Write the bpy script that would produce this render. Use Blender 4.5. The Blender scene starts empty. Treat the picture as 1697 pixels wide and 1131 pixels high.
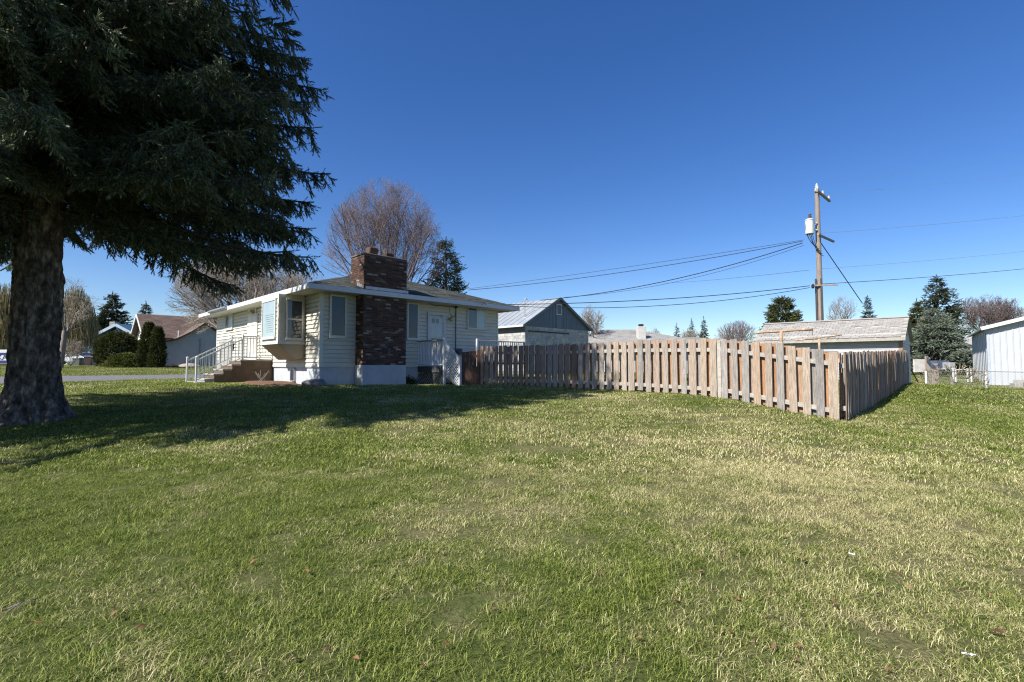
import bpy, math, random
import numpy as np
from mathutils import Vector, noise
R = random.Random(7)
NR = np.random.RandomState(11)
S = bpy.context.scene
COL = S.collection
rad = math.radians

# ------------------------------------------------------------------ camera, sky, sun, exposure
F = 820.0                                   # focal length in pixels of a 1697 wide frame
PITCH = math.atan(39.0 / 820.0)
cam_d = bpy.data.cameras.new('camera'); cam = bpy.data.objects.new('camera', cam_d); COL.objects.link(cam)
cam_d.sensor_width = 36.0; cam_d.lens = 36.0 * F / 1697.0
cam_d.clip_start = 0.05; cam_d.clip_end = 2000
cam.location = (0, 0, 0); cam.rotation_euler = (math.pi / 2 + PITCH, 0, 0)
S.camera = cam
SUN_BEARING = 231.0; SUN_EL = 44.0
w = bpy.data.worlds.new('World'); S.world = w; w.use_nodes = True
nt = w.node_tree; nt.nodes.clear()
sky = nt.nodes.new('ShaderNodeTexSky'); sky.sky_type = 'NISHITA'; sky.sun_disc = False
sky.sun_elevation = rad(SUN_EL); sky.sun_rotation = rad(SUN_BEARING)
sky.altitude = 700; sky.air_density = 1.0; sky.dust_density = 0.8; sky.ozone_density = 3.2
hsv = nt.nodes.new('ShaderNodeHueSaturation'); hsv.inputs['Saturation'].default_value = 1.28; hsv.inputs['Hue'].default_value = .512
bg = nt.nodes.new('ShaderNodeBackground'); bg.inputs['Strength'].default_value = 0.078
wo = nt.nodes.new('ShaderNodeOutputWorld')
nt.links.new(sky.outputs[0], hsv.inputs['Color']); nt.links.new(hsv.outputs[0], bg.inputs[0]); nt.links.new(bg.outputs[0], wo.inputs[0])
sd = bpy.data.lights.new('sun', 'SUN'); sun = bpy.data.objects.new('sun', sd); COL.objects.link(sun)
sd.energy = 4.3; sd.angle = rad(0.5); sd.color = (1.0, 0.95, 0.87)
_b, _e = rad(SUN_BEARING), rad(SUN_EL)
to_sun = Vector((math.sin(_b) * math.cos(_e), math.cos(_b) * math.cos(_e), math.sin(_e)))
sun.rotation_euler = to_sun.to_track_quat('Z', 'Y').to_euler()
sun.location = (0, -10, 40)
S.view_settings.view_transform = 'Standard'; S.view_settings.look = 'None'
S.view_settings.exposure = 1.0; S.view_settings.gamma = 1.0; S.view_settings.use_curve_mapping = False
S.render.engine = 'CYCLES'
S.cycles.use_denoising = True; S.cycles.denoising_prefilter = 'NONE'; S.cycles.denoising_input_passes = 'RGB_ALBEDO_NORMAL'; S.cycles.pixel_filter_type = 'BLACKMAN_HARRIS'; S.cycles.filter_width = 1.2
S.cycles.max_bounces = 6; S.cycles.transparent_max_bounces = 8

# ------------------------------------------------------------------ geometry of the lot (z = 0 is eye height)
A = np.array([0.713, 0.701]); B = np.array([-0.701, 0.713])
ANG = math.atan2(A[1], A[0])
HC = np.array([-6.48, 16.7])                # near corner of the house
FC = np.array([6.55, 9.9])                  # corner of the board fence
def at(px, Y):                              # ground position seen in column px at depth Y
    return ((px - 848.5) / F * Y, Y)
def zz(py, Y):                              # height seen in row py at depth Y
    yc = (565.5 - py) / F
    return Y * (math.sin(PITCH) + yc * math.cos(PITCH)) / (math.cos(PITCH) - yc * math.sin(PITCH))
def on_plane(px, py, o, d):                 # along-distance and height on the vertical plane through o along d
    yc = (565.5 - py) / F; xc = (px - 848.5) / F
    rx, ry, rz = xc, math.cos(PITCH) - yc * math.sin(PITCH), math.sin(PITCH) + yc * math.cos(PITCH)
    det = rx * (-d[1]) + ry * d[0]
    k = (o[0] * (-d[1]) + o[1] * d[0]) / det
    s = ((rx * k - o[0]) * d[0] + (ry * k - o[1]) * d[1]) / (d[0] ** 2 + d[1] ** 2)
    return s, rz * k
def loc(o, x, y, ang=ANG):
    c, s = math.cos(ang), math.sin(ang)
    return (o[0] + c * x - s * y, o[1] + s * x + c * y)
FT = [(0, .25, -1.135), (1.0, .44, -1.01), (2.08, .57, -.80), (2.72, .62, -.765), (4.5, .625, -.72), (7.95, .61, -.72), (10.9, .66, -.735), (12.2, .66, -.75)]
A2 = np.array([0.674, 0.738]); ANG2 = math.atan2(A2[1], A2[0])
F2 = [(0, .25, -1.135), (5.3, .37, -1.06), (9.2, .47, -.93), (15.2, .61, -.79)]
GP = [(0, 0, -1.38), (0, 3, -1.27), (6, 3, -1.36), (-6, 0, -1.34), (0, 7, -1.06), (3, 8, -1.06), (-3, 8, -1.03), (-8.2, 8.5, -.97), (-14, 9, -1.0),
      (0, 12, -.82), (-3, 13, -.78), (-6.5, 16.7, -.72), (-11.5, 18, -.68), (-3.7, 17, -.74), (-9, 15, -.74),
      (11, 9, -1.3), (14, 12, -1.3), (20, 18, -1.2), (24, 28, -1.36), (31, 31, -1.34), (17, 21.5, -.82), (15, 30, -.8), (0, 30, -.7), (-8, 27, -.65),
      (-20.2, 19.5, -.76), (-16, 23.8, -.66), (-24, 23.2, -.6), (-18.9, 28.2, -.6), (-29, 41, -.2), (-41, 50, -.02), (-20, 45, -.2), (-50, 40, -.1),
      (0, 60, -.5), (30, 60, -.9), (60, 60, -1), (60, 30, -1.3), (60, 0, -1.3), (-60, 0, -1), (0, -30, -1.3), (30, -10, -1.35), (-30, -10, -1.2), (-60, 60, 0), (42, 44, -1.0)]
for t_, _, z_ in FT: GP.append((*(FC + B * t_ - A * .15), z_))
for t_, _, z_ in F2: GP.append((*(FC + A2 * t_ + np.array([.1, -.1])), z_))
GP = np.array(GP, float)
def _tps(r2): return np.where(r2 > 1e-9, r2 * np.log(r2 + 1e-12), 0.0)
_n = len(GP); _K = _tps(((GP[:, None, :2] - GP[None, :, :2]) ** 2).sum(-1)) + np.eye(_n) * .6
_P = np.hstack([np.ones((_n, 1)), GP[:, :2]])
_sol = np.linalg.solve(np.block([[_K, _P], [_P.T, np.zeros((3, 3))]]), np.concatenate([GP[:, 2], [0, 0, 0]]))
def gzv(x, y):
    x = np.asarray(x, float); y = np.asarray(y, float); sh = x.shape
    q = np.stack([x.ravel(), y.ravel()], 1); out = np.empty(len(q))
    for i in range(0, len(q), 20000):
        c = q[i:i + 20000]
        k = _tps(((c[:, None] - GP[None, :, :2]) ** 2).sum(-1))
        out[i:i + 20000] = k @ _sol[:_n] + _sol[_n] + c @ _sol[_n + 1:]
    r = np.hypot(q[:, 0], q[:, 1]); f = np.clip((r - 70) / 50, 0, 1); f = f * f * (3 - 2 * f)
    out = np.clip(out, -2.2, .6)
    return (out * (1 - f) - .5 * f).reshape(sh)
def gz(x, y): return float(gzv([x], [y])[0])

# ------------------------------------------------------------------ materials
MATS = {}
def nodes(name):
    m = bpy.data.materials.new(name); m.use_nodes = True
    n = m.node_tree; n.nodes.clear()
    out = n.nodes.new('ShaderNodeOutputMaterial'); b = n.nodes.new('ShaderNodeBsdfPrincipled')
    n.links.new(b.outputs[0], out.inputs[0])
    return m, n, b, out
def ramp(n, stops):
    r = n.nodes.new('ShaderNodeValToRGB'); cr = r.color_ramp
    while len(cr.elements) < len(stops): cr.elements.new(.5)
    for e, (p, c) in zip(cr.elements, stops): e.position = p; e.color = (*c, 1)
    return r
def surf(name, c1, c2=None, scale=6, rough=.8, bump=.0, bscale=None, stretch=(1, 1, 1), metal=0, pos=False, c3=None, spec=.3, lo=.35, hi=.65):
    if name in MATS: return MATS[name]
    m, n, b, out = nodes(name); L = n.links
    c2 = c2 or tuple(v * .8 for v in c1)
    if pos: src = n.nodes.new('ShaderNodeNewGeometry').outputs['Position']
    else: src = n.nodes.new('ShaderNodeTexCoord').outputs['Object']
    mp = n.nodes.new('ShaderNodeMapping'); mp.inputs['Scale'].default_value = stretch; L.new(src, mp.inputs[0])
    t = n.nodes.new('ShaderNodeTexNoise'); t.inputs['Scale'].default_value = scale; t.inputs['Detail'].default_value = 6; t.inputs['Roughness'].default_value = .65
    L.new(mp.outputs[0], t.inputs['Vector'])
    st = [(lo, c1), (hi, c2)] if c3 is None else [(lo, c1), ((lo + hi) / 2, c2), (hi, c3)]
    r = ramp(n, st); L.new(t.outputs['Fac'], r.inputs[0]); L.new(r.outputs[0], b.inputs['Base Color'])
    b.inputs['Roughness'].default_value = rough; b.inputs['Metallic'].default_value = metal
    b.inputs['Specular IOR Level'].default_value = spec
    if bump:
        t2 = n.nodes.new('ShaderNodeTexNoise'); t2.inputs['Scale'].default_value = bscale or scale * 4; t2.inputs['Detail'].default_value = 5
        L.new(mp.outputs[0], t2.inputs['Vector'])
        bp = n.nodes.new('ShaderNodeBump'); bp.inputs['Strength'].default_value = bump; bp.inputs['Distance'].default_value = .02
        L.new(t2.outputs['Fac'], bp.inputs['Height']); L.new(bp.outputs[0], b.inputs['Normal'])
    MATS[name] = m
    return m
def rand_mat(name, stops, rough=.85, bump=.3, bscale=40, stretch=(1, 1, 1), grain=.25, gscale=8, spec=.2):
    """colour per piece (object random + island random), grain on top"""
    if name in MATS: return MATS[name]
    m, n, b, out = nodes(name); L = n.links
    oi = n.nodes.new('ShaderNodeObjectInfo'); ge = n.nodes.new('ShaderNodeNewGeometry')
    ad = n.nodes.new('ShaderNodeMath'); ad.operation = 'ADD'; L.new(oi.outputs['Random'], ad.inputs[0]); L.new(ge.outputs['Random Per Island'], ad.inputs[1])
    fr = n.nodes.new('ShaderNodeMath'); fr.operation = 'FRACT'; L.new(ad.outputs[0], fr.inputs[0])
    r = ramp(n, stops); L.new(fr.outputs[0], r.inputs[0])
    mp = n.nodes.new('ShaderNodeMapping'); mp.inputs['Scale'].default_value = stretch; L.new(ge.outputs['Position'], mp.inputs[0])
    t = n.nodes.new('ShaderNodeTexNoise'); t.inputs['Scale'].default_value = gscale; t.inputs['Detail'].default_value = 6; t.inputs['Roughness'].default_value = .7
    L.new(mp.outputs[0], t.inputs['Vector'])
    mr = n.nodes.new('ShaderNodeMapRange'); mr.inputs[1].default_value = .3; mr.inputs[2].default_value = .7; mr.inputs[3].default_value = 1 - grain; mr.inputs[4].default_value = 1 + grain
    L.new(t.outputs['Fac'], mr.inputs[0])
    mx = n.nodes.new('ShaderNodeMix'); mx.data_type = 'RGBA'; mx.blend_type = 'MULTIPLY'; mx.inputs[0].default_value = 1
    L.new(r.outputs[0], mx.inputs[6]); L.new(mr.outputs[0], mx.inputs[7]); L.new(mx.outputs[2], b.inputs['Base Color'])
    b.inputs['Roughness'].default_value = rough; b.inputs['Specular IOR Level'].default_value = spec
    if bump:
        t2 = n.nodes.new('ShaderNodeTexNoise'); t2.inputs['Scale'].default_value = bscale; t2.inputs['Detail'].default_value = 4; L.new(mp.outputs[0], t2.inputs['Vector'])
        bp = n.nodes.new('ShaderNodeBump'); bp.inputs['Strength'].default_value = bump; bp.inputs['Distance'].default_value = .01
        L.new(t2.outputs['Fac'], bp.inputs['Height']); L.new(bp.outputs[0], b.inputs['Normal'])
    MATS[name] = m
    return m
def leaf_mat(name, stops, trans=.25, rough=.6):
    if name in MATS: return MATS[name]
    m, n, b, out = nodes(name); L = n.links
    ge = n.nodes.new('ShaderNodeNewGeometry')
    t = n.nodes.new('ShaderNodeTexNoise'); t.inputs['Scale'].default_value = 1.3; t.inputs['Detail'].default_value = 3; L.new(ge.outputs['Position'], t.inputs['Vector'])
    ad = n.nodes.new('ShaderNodeMath'); ad.operation = 'MULTIPLY_ADD'; L.new(ge.outputs['Random Per Island'], ad.inputs[0]); ad.inputs[1].default_value = .5
    s_ = n.nodes.new('ShaderNodeMath'); s_.operation = 'MULTIPLY'; s_.inputs[1].default_value = .55; L.new(t.outputs['Fac'], s_.inputs[0]); L.new(s_.outputs[0], ad.inputs[2])
    r = ramp(n, stops); L.new(ad.outputs[0], r.inputs[0]); L.new(r.outputs[0], b.inputs['Base Color'])
    b.inputs['Roughness'].default_value = rough; b.inputs['Specular IOR Level'].default_value = .25
    if trans:
        tr = n.nodes.new('ShaderNodeBsdfTranslucent'); L.new(r.outputs[0], tr.inputs[0])
        mx = n.nodes.new('ShaderNodeMixShader'); mx.inputs[0].default_value = trans; L.new(b.outputs[0], mx.inputs[1]); L.new(tr.outputs[0], mx.inputs[2]); L.new(mx.outputs[0], out.inputs[0])
    MATS[name] = m
    return m

# ------------------------------------------------------------------ mesh builder and object tree
class MB:
    def __init__(s): s.v = []; s.f = []
    def add(s, vs, fs):
        o = len(s.v); s.v.extend(vs); s.f.extend([tuple(i + o for i in f) for f in fs]); return s
    def box(s, x0, x1, y0, y1, z0, z1):
        return s.add([(x0, y0, z0), (x1, y0, z0), (x1, y1, z0), (x0, y1, z0), (x0, y0, z1), (x1, y0, z1), (x1, y1, z1), (x0, y1, z1)],
                     [(0, 3, 2, 1), (4, 5, 6, 7), (0, 1, 5, 4), (1, 2, 6, 5), (2, 3, 7, 6), (3, 0, 4, 7)])
    def bev(s, x0, x1, y0, y1, z0, z1, b=.01):      # box with chamfered vertical and top edges
        ring = [(x0 + b, y0), (x1 - b, y0), (x1, y0 + b), (x1, y1 - b), (x1 - b, y1), (x0 + b, y1), (x0, y1 - b), (x0, y0 + b)]
        cx, cy = (x0 + x1) / 2, (y0 + y1) / 2
        vs = [(x, y, z0) for x, y in ring] + [(x, y, z1 - b) for x, y in ring] + [(x + (b if x < cx else -b) * .7, y + (b if y < cy else -b) * .7, z1) for x, y in ring]
        fs = [tuple(range(7, -1, -1)), tuple(range(16, 24))]
        for k in (0, 8):
            for i in range(8): j = (i + 1) % 8; fs.append((k + i, k + j, k + 8 + j, k + 8 + i))
        return s.add(vs, fs)
    def poly(s, pts, off):                          # a polygon extruded by vector off
        n = len(pts); vs = [tuple(p) for p in pts] + [(p[0] + off[0], p[1] + off[1], p[2] + off[2]) for p in pts]
        fs = [tuple(range(n - 1, -1, -1)), tuple(range(n, 2 * n))] + [(i, (i + 1) % n, n + (i + 1) % n, n + i) for i in range(n)]
        return s.add(vs, fs)
    def bar(s, p, q, w, h=None, up=(0, 0, 1)):      # a rectangular bar from p to q
        h = h or w; p = Vector(p); q = Vector(q); d = (q - p).normalized(); u = Vector(up)
        if abs(d.dot(u)) > .98: u = Vector((1, 0, 0))
        a = d.cross(u).normalized() * w / 2; b = a.cross(d).normalized() * h / 2
        vs = [tuple(e + sa * a + sb * b) for e in (p, q) for sa, sb in ((-1, -1), (1, -1), (1, 1), (-1, 1))]
        return s.add(vs, [(0, 3, 2, 1), (4, 5, 6, 7), (0, 1, 5, 4), (1, 2, 6, 5), (2, 3, 7, 6), (3, 0, 4, 7)])
    def tube(s, pts, r, n=8, cap=True):
        pts = [Vector(p) for p in pts]; rr = r if isinstance(r, (list, tuple)) else [r] * len(pts)
        vs = []; prev = None
        for i, p in enumerate(pts):
            d = (pts[min(i + 1, len(pts) - 1)] - pts[max(i - 1, 0)]).normalized()
            if prev is None:
                u = Vector((0, 0, 1)) if abs(d.z) < .9 else Vector((1, 0, 0)); a = d.cross(u).normalized()
            else: a = (prev - d * prev.dot(d)).normalized()
            prev = a; b = d.cross(a)
            for k in range(n):
                t = 2 * math.pi * k / n; vs.append(tuple(p + (a * math.cos(t) + b * math.sin(t)) * rr[i]))
        fs = []
        for i in range(len(pts) - 1):
            for k in range(n):
                j = (k + 1) % n; fs.append((i * n + k, i * n + j, (i + 1) * n + j, (i + 1) * n + k))
        if cap: fs += [tuple(range(n - 1, -1, -1)), tuple(range((len(pts) - 1) * n, len(pts) * n))]
        return s.add(vs, fs)
    def lathe(s, c, prof, n=12, axis='z'):          # prof: (radius, height)
        vs = []
        for r_, h in prof:
            for k in range(n):
                t = 2 * math.pi * k / n; vs.append((c[0] + r_ * math.cos(t), c[1] + r_ * math.sin(t), c[2] + h))
        fs = [(i * n + k, i * n + (k + 1) % n, (i + 1) * n + (k + 1) % n, (i + 1) * n + k) for i in range(len(prof) - 1) for k in range(n)]
        fs += [tuple(range(n - 1, -1, -1)), tuple(range((len(prof) - 1) * n, len(prof) * n))]
        return s.add(vs, fs)
    def mesh(s, name, dz=0.0, m=None, smooth=False):
        me = bpy.data.meshes.new(name)
        me.from_pydata([(x, y, z - dz) for x, y, z in s.v] if dz else s.v, [], s.f)
        if m: me.materials.append(m)
        if smooth: me.shade_smooth()
        me.update(); return me
def np_mesh(name, V, Fq, m=None, smooth=False):
    """V (n,3) and faces (k,3) or (k,4)"""
    me = bpy.data.meshes.new(name); V = np.ascontiguousarray(V, np.float32); Fq = np.ascontiguousarray(Fq, np.int32)
    k, c = Fq.shape
    me.vertices.add(len(V)); me.vertices.foreach_set('co', V.ravel())
    me.loops.add(k * c); me.loops.foreach_set('vertex_index', Fq.ravel())
    me.polygons.add(k); me.polygons.foreach_set('loop_start', np.arange(0, k * c, c, dtype=np.int32)); me.polygons.foreach_set('loop_total', np.full(k, c, np.int32))
    if smooth: me.polygons.foreach_set('use_smooth', np.ones(k, bool))
    me.update(calc_edges=True)
    if m: me.materials.append(m)
    return me
def link(name, me, parent=None, loc_=(0, 0, 0), rot=None):
    o = bpy.data.objects.new(name, me); COL.objects.link(o); o.location = loc_
    if rot: o.rotation_euler = rot
    if parent: o.parent = parent
    return o
def tag(o, label=None, cat=None, group=None, kind=None):
    for k, v in (('label', label), ('category', cat), ('group', group), ('kind', kind)):
        if v: o[k] = v
    return o
class Thing:
    def __init__(s, name, label, cat, x, y, z, ang=0.0, group=None):
        s.o = bpy.data.objects.new(name, None); s.o.empty_display_size = .2; COL.objects.link(s.o)
        s.o.location = (x, y, z); s.o.rotation_euler = (0, 0, ang); s.z = z; tag(s.o, label, cat, group)
    def part(s, name, mb, m, parent=None, smooth=False, kind=None, label=None):
        o = link(name, mb.mesh(name, s.z, m, smooth), parent or s.o); tag(o, label, kind=kind); return o
    def put(s, name, me, x, y, z, rot=None, parent=None):
        return link(name, me, parent or s.o, (x, y, z - s.z), rot)
def single(name, mb, m, label, cat, x=0, y=0, z=0, ang=0, group=None, smooth=False):
    o = link(name, mb.mesh(name, z, m, smooth), None, (x, y, z)); o.rotation_euler = (0, 0, ang)
    return tag(o, label, cat, group)

# common materials
M_white = surf('white_paint', (.60, .60, .59), (.52, .52, .51), 9, .55, .1)
M_trim = surf('cream_trim', (.70, .68, .60), (.62, .60, .52), 7, .55, .05)
M_siding = surf('cream_vinyl_siding', (.60, .575, .49), (.54, .52, .44), 1.6, .6, .0, 60, pos=True)
M_stucco = surf('painted_foundation', (.50, .52, .55), (.40, .42, .45), 2.2, .85, .35, 45, pos=True)
M_fascia = surf('white_fascia', (.62, .63, .65), (.54, .55, .57), 4, .5, .05)
M_soffit = surf('cream_soffit', (.66, .64, .56), (.6, .58, .5), 4, .7, .05)
M_glass = surf('dark_window_glass', (.035, .042, .05), (.05, .06, .07), 1, .04, spec=.9)
M_blind = surf('pale_blind_behind_glass', (.36, .44, .46), (.30, .38, .40), 2, .12, spec=.8)
M_greyglass = surf('grey_window_glass', (.045, .055, .075), (.03, .038, .052), 1.2, .08, spec=.5)
M_shingle = rand_mat('dark_green_grey_shingle', [(0, (.036, .040, .038)), (.5, (.062, .068, .061)), (.8, (.095, .098, .086)), (1, (.045, .050, .047))], .95, .4, 80, grain=.35, gscale=25)
M_brick = rand_mat('dark_mixed_brick', [(0, (.055, .034, .026)), (.3, (.105, .060, .044)), (.5, (.075, .046, .036)), (.7, (.135, .080, .058)), (.8, (.032, .025, .022)), (.9, (.17, .12, .095)), (1, (.32, .28, .24))], .9, .5, 60, grain=.35, gscale=18)
M_mortar = surf('grey_brown_mortar', (.16, .13, .115), (.11, .09, .08), 20, .95, .3, pos=True)
M_conc = surf('weathered_concrete', (.36, .35, .32), (.25, .245, .225), 5, .9, .35, pos=True)
M_brownconc = surf('brown_stained_concrete', (.17, .12, .085), (.11, .078, .055), 2.5, .9, .4, 30, pos=True)
M_metal = surf('galvanised_metal', (.45, .46, .47), (.36, .37, .38), 8, .45, 0, metal=.6, spec=.5)
M_black = surf('dark_metal', (.03, .03, .032), (.02, .02, .022), 8, .5)
M_brass = surf('brass_lamp', (.50, .33, .10), (.38, .24, .07), 8, .25, 0, metal=.8)
M_bark = surf('grey_spruce_bark', (.032, .025, .020), (.115, .093, .075), 10, .95, 1.0, 42, stretch=(1, 1, .55), pos=True, c3=(.30, .255, .215), lo=.38, hi=.68)
M_twig = surf('bare_branch_bark', (.17, .145, .13), (.27, .24, .215), 3, .9, .2, pos=True)
M_twigp = surf('purple_grey_twigs', (.145, .112, .112), (.21, .165, .155), 1, .9, pos=True)
M_twigg = surf('tan_grey_twigs', (.24, .205, .165), (.33, .285, .23), 1, .9, pos=True)
M_fence = [rand_mat('weathered_fence_wood', [(0, (.31, .285, .26)), (.2, (.235, .22, .205)), (.36, (.36, .30, .245)), (.5, (.34, .265, .20)), (.65, (.27, .245, .225)), (.82, (.36, .27, .20)), (1, (.29, .255, .23))], .85, .6, 60, (9, 9, .8), .46, 6),
           rand_mat('orange_cedar_fence_wood', [(0, (.36, .20, .11)), (.3, (.40, .22, .115)), (.55, (.30, .19, .125)), (.8, (.37, .245, .16)), (1, (.32, .175, .095))], .85, .5, 60, (9, 9, .8), .42, 6)]
M_rail = rand_mat('grey_fence_rail', [(0, (.42, .39, .35)), (1, (.36, .34, .31))], .85, .5, 60, (2, 2, 6), .25, 4)
M_redwood = rand_mat('dark_red_gate_board', [(0, (.085, .048, .034)), (1, (.125, .072, .050))], .8, .4, 40, (9, 9, .8), .4, 5)
M_oldshingle = rand_mat('old_grey_shingle', [(0, (.27, .26, .24)), (.5, (.33, .315, .29)), (1, (.23, .22, .20))], .95, .4, 80, grain=.2, gscale=14)

# ------------------------------------------------------------------ ground
def lawn_nodes(n, extra=None):
    """dryness 0..1 from world position"""
    L = n.links; ge = n.nodes.new('ShaderNodeNewGeometry'); P = ge.outputs['Position']
    a = n.nodes.new('ShaderNodeTexNoise'); a.inputs['Scale'].default_value = .45; a.inputs['Detail'].default_value = 3; L.new(P, a.inputs['Vector'])
    b = n.nodes.new('ShaderNodeTexNoise'); b.inputs['Scale'].default_value = 3.0; b.inputs['Detail'].default_value = 5; b.inputs['Roughness'].default_value = .7; L.new(P, b.inputs['Vector'])
    sp = n.nodes.new('ShaderNodeSeparateXYZ'); L.new(P, sp.inputs[0])
    # drier towards the open middle of the lawn, greener by the spruce and beyond the fence
    def gauss(cx, cy, sx, sy, amp):
        def ax(sock, c, s_):
            q = n.nodes.new('ShaderNodeMath'); q.operation = 'SUBTRACT'; L.new(sock, q.inputs[0]); q.inputs[1].default_value = c
            r = n.nodes.new('ShaderNodeMath'); r.operation = 'DIVIDE'; L.new(q.outputs[0], r.inputs[0]); r.inputs[1].default_value = s_
            t = n.nodes.new('ShaderNodeMath'); t.operation = 'POWER'; L.new(r.outputs[0], t.inputs[0]); t.inputs[1].default_value = 2; return t.outputs[0]
        s1 = n.nodes.new('ShaderNodeMath'); L.new(ax(sp.outputs[0], cx, sx), s1.inputs[0]); L.new(ax(sp.outputs[1], cy, sy), s1.inputs[1])
        s2 = n.nodes.new('ShaderNodeMath'); s2.operation = 'MULTIPLY'; s2.inputs[1].default_value = -1; L.new(s1.outputs[0], s2.inputs[0])
        s3 = n.nodes.new('ShaderNodeMath'); s3.operation = 'EXPONENT'; L.new(s2.outputs[0], s3.inputs[0])
        s4 = n.nodes.new('ShaderNodeMath'); s4.operation = 'MULTIPLY'; s4.inputs[1].default_value = amp; L.new(s3.outputs[0], s4.inputs[0]); return s4.outputs[0]
    def add(x, y):
        s1 = n.nodes.new('ShaderNodeMath'); L.new(x, s1.inputs[0]); L.new(y, s1.inputs[1]); return s1.outputs[0]
    def mul(x, k, c=0.0):
        s1 = n.nodes.new('ShaderNodeMath'); s1.operation = 'MULTIPLY_ADD'; L.new(x, s1.inputs[0]); s1.inputs[1].default_value = k; s1.inputs[2].default_value = c; return s1.outputs[0]
    base = add(mul(a.outputs['Fac'], 1.9, -.95), mul(b.outputs['Fac'], 2.0, -.84))
    base = add(base, gauss(2.8, 7.5, 3.8, 4.8, .40)); base = add(base, gauss(4.0, 2.5, 3.5, 3.5, .42))
    base = add(base, gauss(-5, 2, 4.0, 6.0, -.10)); base = add(base, gauss(16, 16, 8, 7, -.10))
    return base, P
def grass_color(n, dry, rnd=None):
    L = n.links
    if rnd is not None:
        s1 = n.nodes.new('ShaderNodeMath'); s1.operation = 'SUBTRACT'; L.new(rnd, s1.inputs[0]); L.new(dry, s1.inputs[1])
        mr = n.nodes.new('ShaderNodeMapRange'); mr.inputs[1].default_value = .12; mr.inputs[2].default_value = -.12; L.new(s1.outputs[0], mr.inputs[0]); return mr.outputs[0]
    return dry
m, n, b, out = nodes('lawn_soil'); MATS['lawn_soil'] = m
dry, P = lawn_nodes(n); L = n.links
t = n.nodes.new('ShaderNodeTexNoise'); t.inputs['Scale'].default_value = 38; t.inputs['Detail'].default_value = 6; t.inputs['Roughness'].default_value = .8; L.new(P, t.inputs['Vector'])
g = ramp(n, [(.35, (.05, .062, .02)), (.6, (.11, .135, .038))]); L.new(t.outputs['Fac'], g.inputs[0])
d = ramp(n, [(.35, (.10, .085, .045)), (.65, (.30, .265, .14))]); L.new(t.outputs['Fac'], d.inputs[0])
cl = n.nodes.new('ShaderNodeClamp'); L.new(dry, cl.inputs[0])
mx = n.nodes.new('ShaderNodeMix'); mx.data_type = 'RGBA'; L.new(cl.outputs[0], mx.inputs[0]); L.new(g.outputs[0], mx.inputs[6]); L.new(d.outputs[0], mx.inputs[7]); L.new(mx.outputs[2], b.inputs['Base Color'])
b.inputs['Roughness'].default_value = 1; b.inputs['Specular IOR Level'].default_value = .05
bp = n.nodes.new('ShaderNodeBump'); bp.inputs['Strength'].default_value = .8; bp.inputs['Distance'].default_value = .03; L.new(t.outputs['Fac'], bp.inputs['Height']); L.new(bp.outputs[0], b.inputs['Normal'])
M_lawn = m
def axis(c, near, step, far, k=1.16):
    v = [0.0]; s = step
    while v[-1] < far:
        if v[-1] > near: s *= k
        v.append(v[-1] + s)
    v = np.array(v); return np.unique(np.concatenate([-v, v])) + c
gx = axis(0, 40, .5, 900); gy = axis(10, 36, .5, 900)
X, Y = np.meshgrid(gx, gy); Z = gzv(X, Y)
near = (np.hypot(X, Y) < 40)
Z = Z + near * .02 * np.sin(X * 2.1 + 1.3 * np.sin(Y * 1.1)) * np.cos(Y * 1.7 + .6 * np.sin(X * .9))
V = np.stack([X, Y, Z], -1).reshape(-1, 3); ny, nx = X.shape
i = np.arange(ny - 1)[:, None] * nx + np.arange(nx - 1)[None]
Fq = np.stack([i, i + 1, i + nx + 1, i + nx], -1).reshape(-1, 4)
tag(link('ground', np_mesh('ground', V, Fq, M_lawn, True)), kind='structure')
# road
M_asph = surf('street_asphalt', (.11, .11, .12), (.16, .16, .17), 3, .9, .3, 60, pos=True)
ro = np.array([-20.2, 19.5]); mb = MB(); ns = 60; rows = []
for k in range(ns + 1):
    s_ = -60 + 140 * k / ns
    for wv, dz in ((-.12, -.06), (0, .03), (1.3, .045), (2.65, .05), (4, .045), (5.3, .03), (5.42, -.06)):
        q = ro + A * s_ + B * wv; rows.append((q[0], q[1], gz(*q) + dz))
mb.add(rows, [(k * 7 + j, (k + 1) * 7 + j, (k + 1) * 7 + j + 1, k * 7 + j + 1) for k in range(ns) for j in range(6)])
tag(link('road', mb.mesh('road', 0, M_asph, True)), kind='structure')

# ------------------------------------------------------------------ the cream house
HZ = -.78
H = Thing('house', 'single storey cream sided house with dark hip roof, brick chimney and white foundation', 'house', HC[0], HC[1], HZ, ANG)
HW, HL = 8.15, 12.6
def wa(px, py): return on_plane(px, py, HC, A)      # right facade: x along A
def wb(px, py): return on_plane(px, py, HC, B)      # left facade: y along B
SB, SO = -.06, 2.44                                  # siding bottom, soffit
H.part('foundation', MB().box(.02, HW - .02, .02, HL - .02, -1.3, SB + .01), M_stucco)
H.part('wall', MB().box(0, HW, 0, HL, SB, SO + .05), M_siding)
nb = 17; bh = (SO - SB) / nb
lap_a = MB().poly([(0, -.003, .002), (0, -.040, .002), (0, -.014, bh - .032), (0, -.003, bh - .030)], (HW, 0, 0)).mesh('siding_board', 0, M_siding)
lap_b = MB().poly([(-.003, 0, .002), (-.040, 0, .002), (-.014, 0, bh - .032), (-.003, 0, bh - .030)], (0, HL, 0)).mesh('siding_board', 0, M_siding)
for k in range(nb):
    H.put('siding_board', lap_a, 0, 0, SB + k * bh); H.put('siding_board', lap_b, 0, 0, SB + k * bh)
H.part('corner_trim', MB().box(-.042, .08, -.042, .0, SB - .02, SO - .001).box(-.042, 0, 0, .08, SB - .02, SO - .001), M_trim)
H.part('corner_trim', MB().box(HW - .06, HW + .03, -.035, .06, SB - .02, SO - .001), M_trim)
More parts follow.
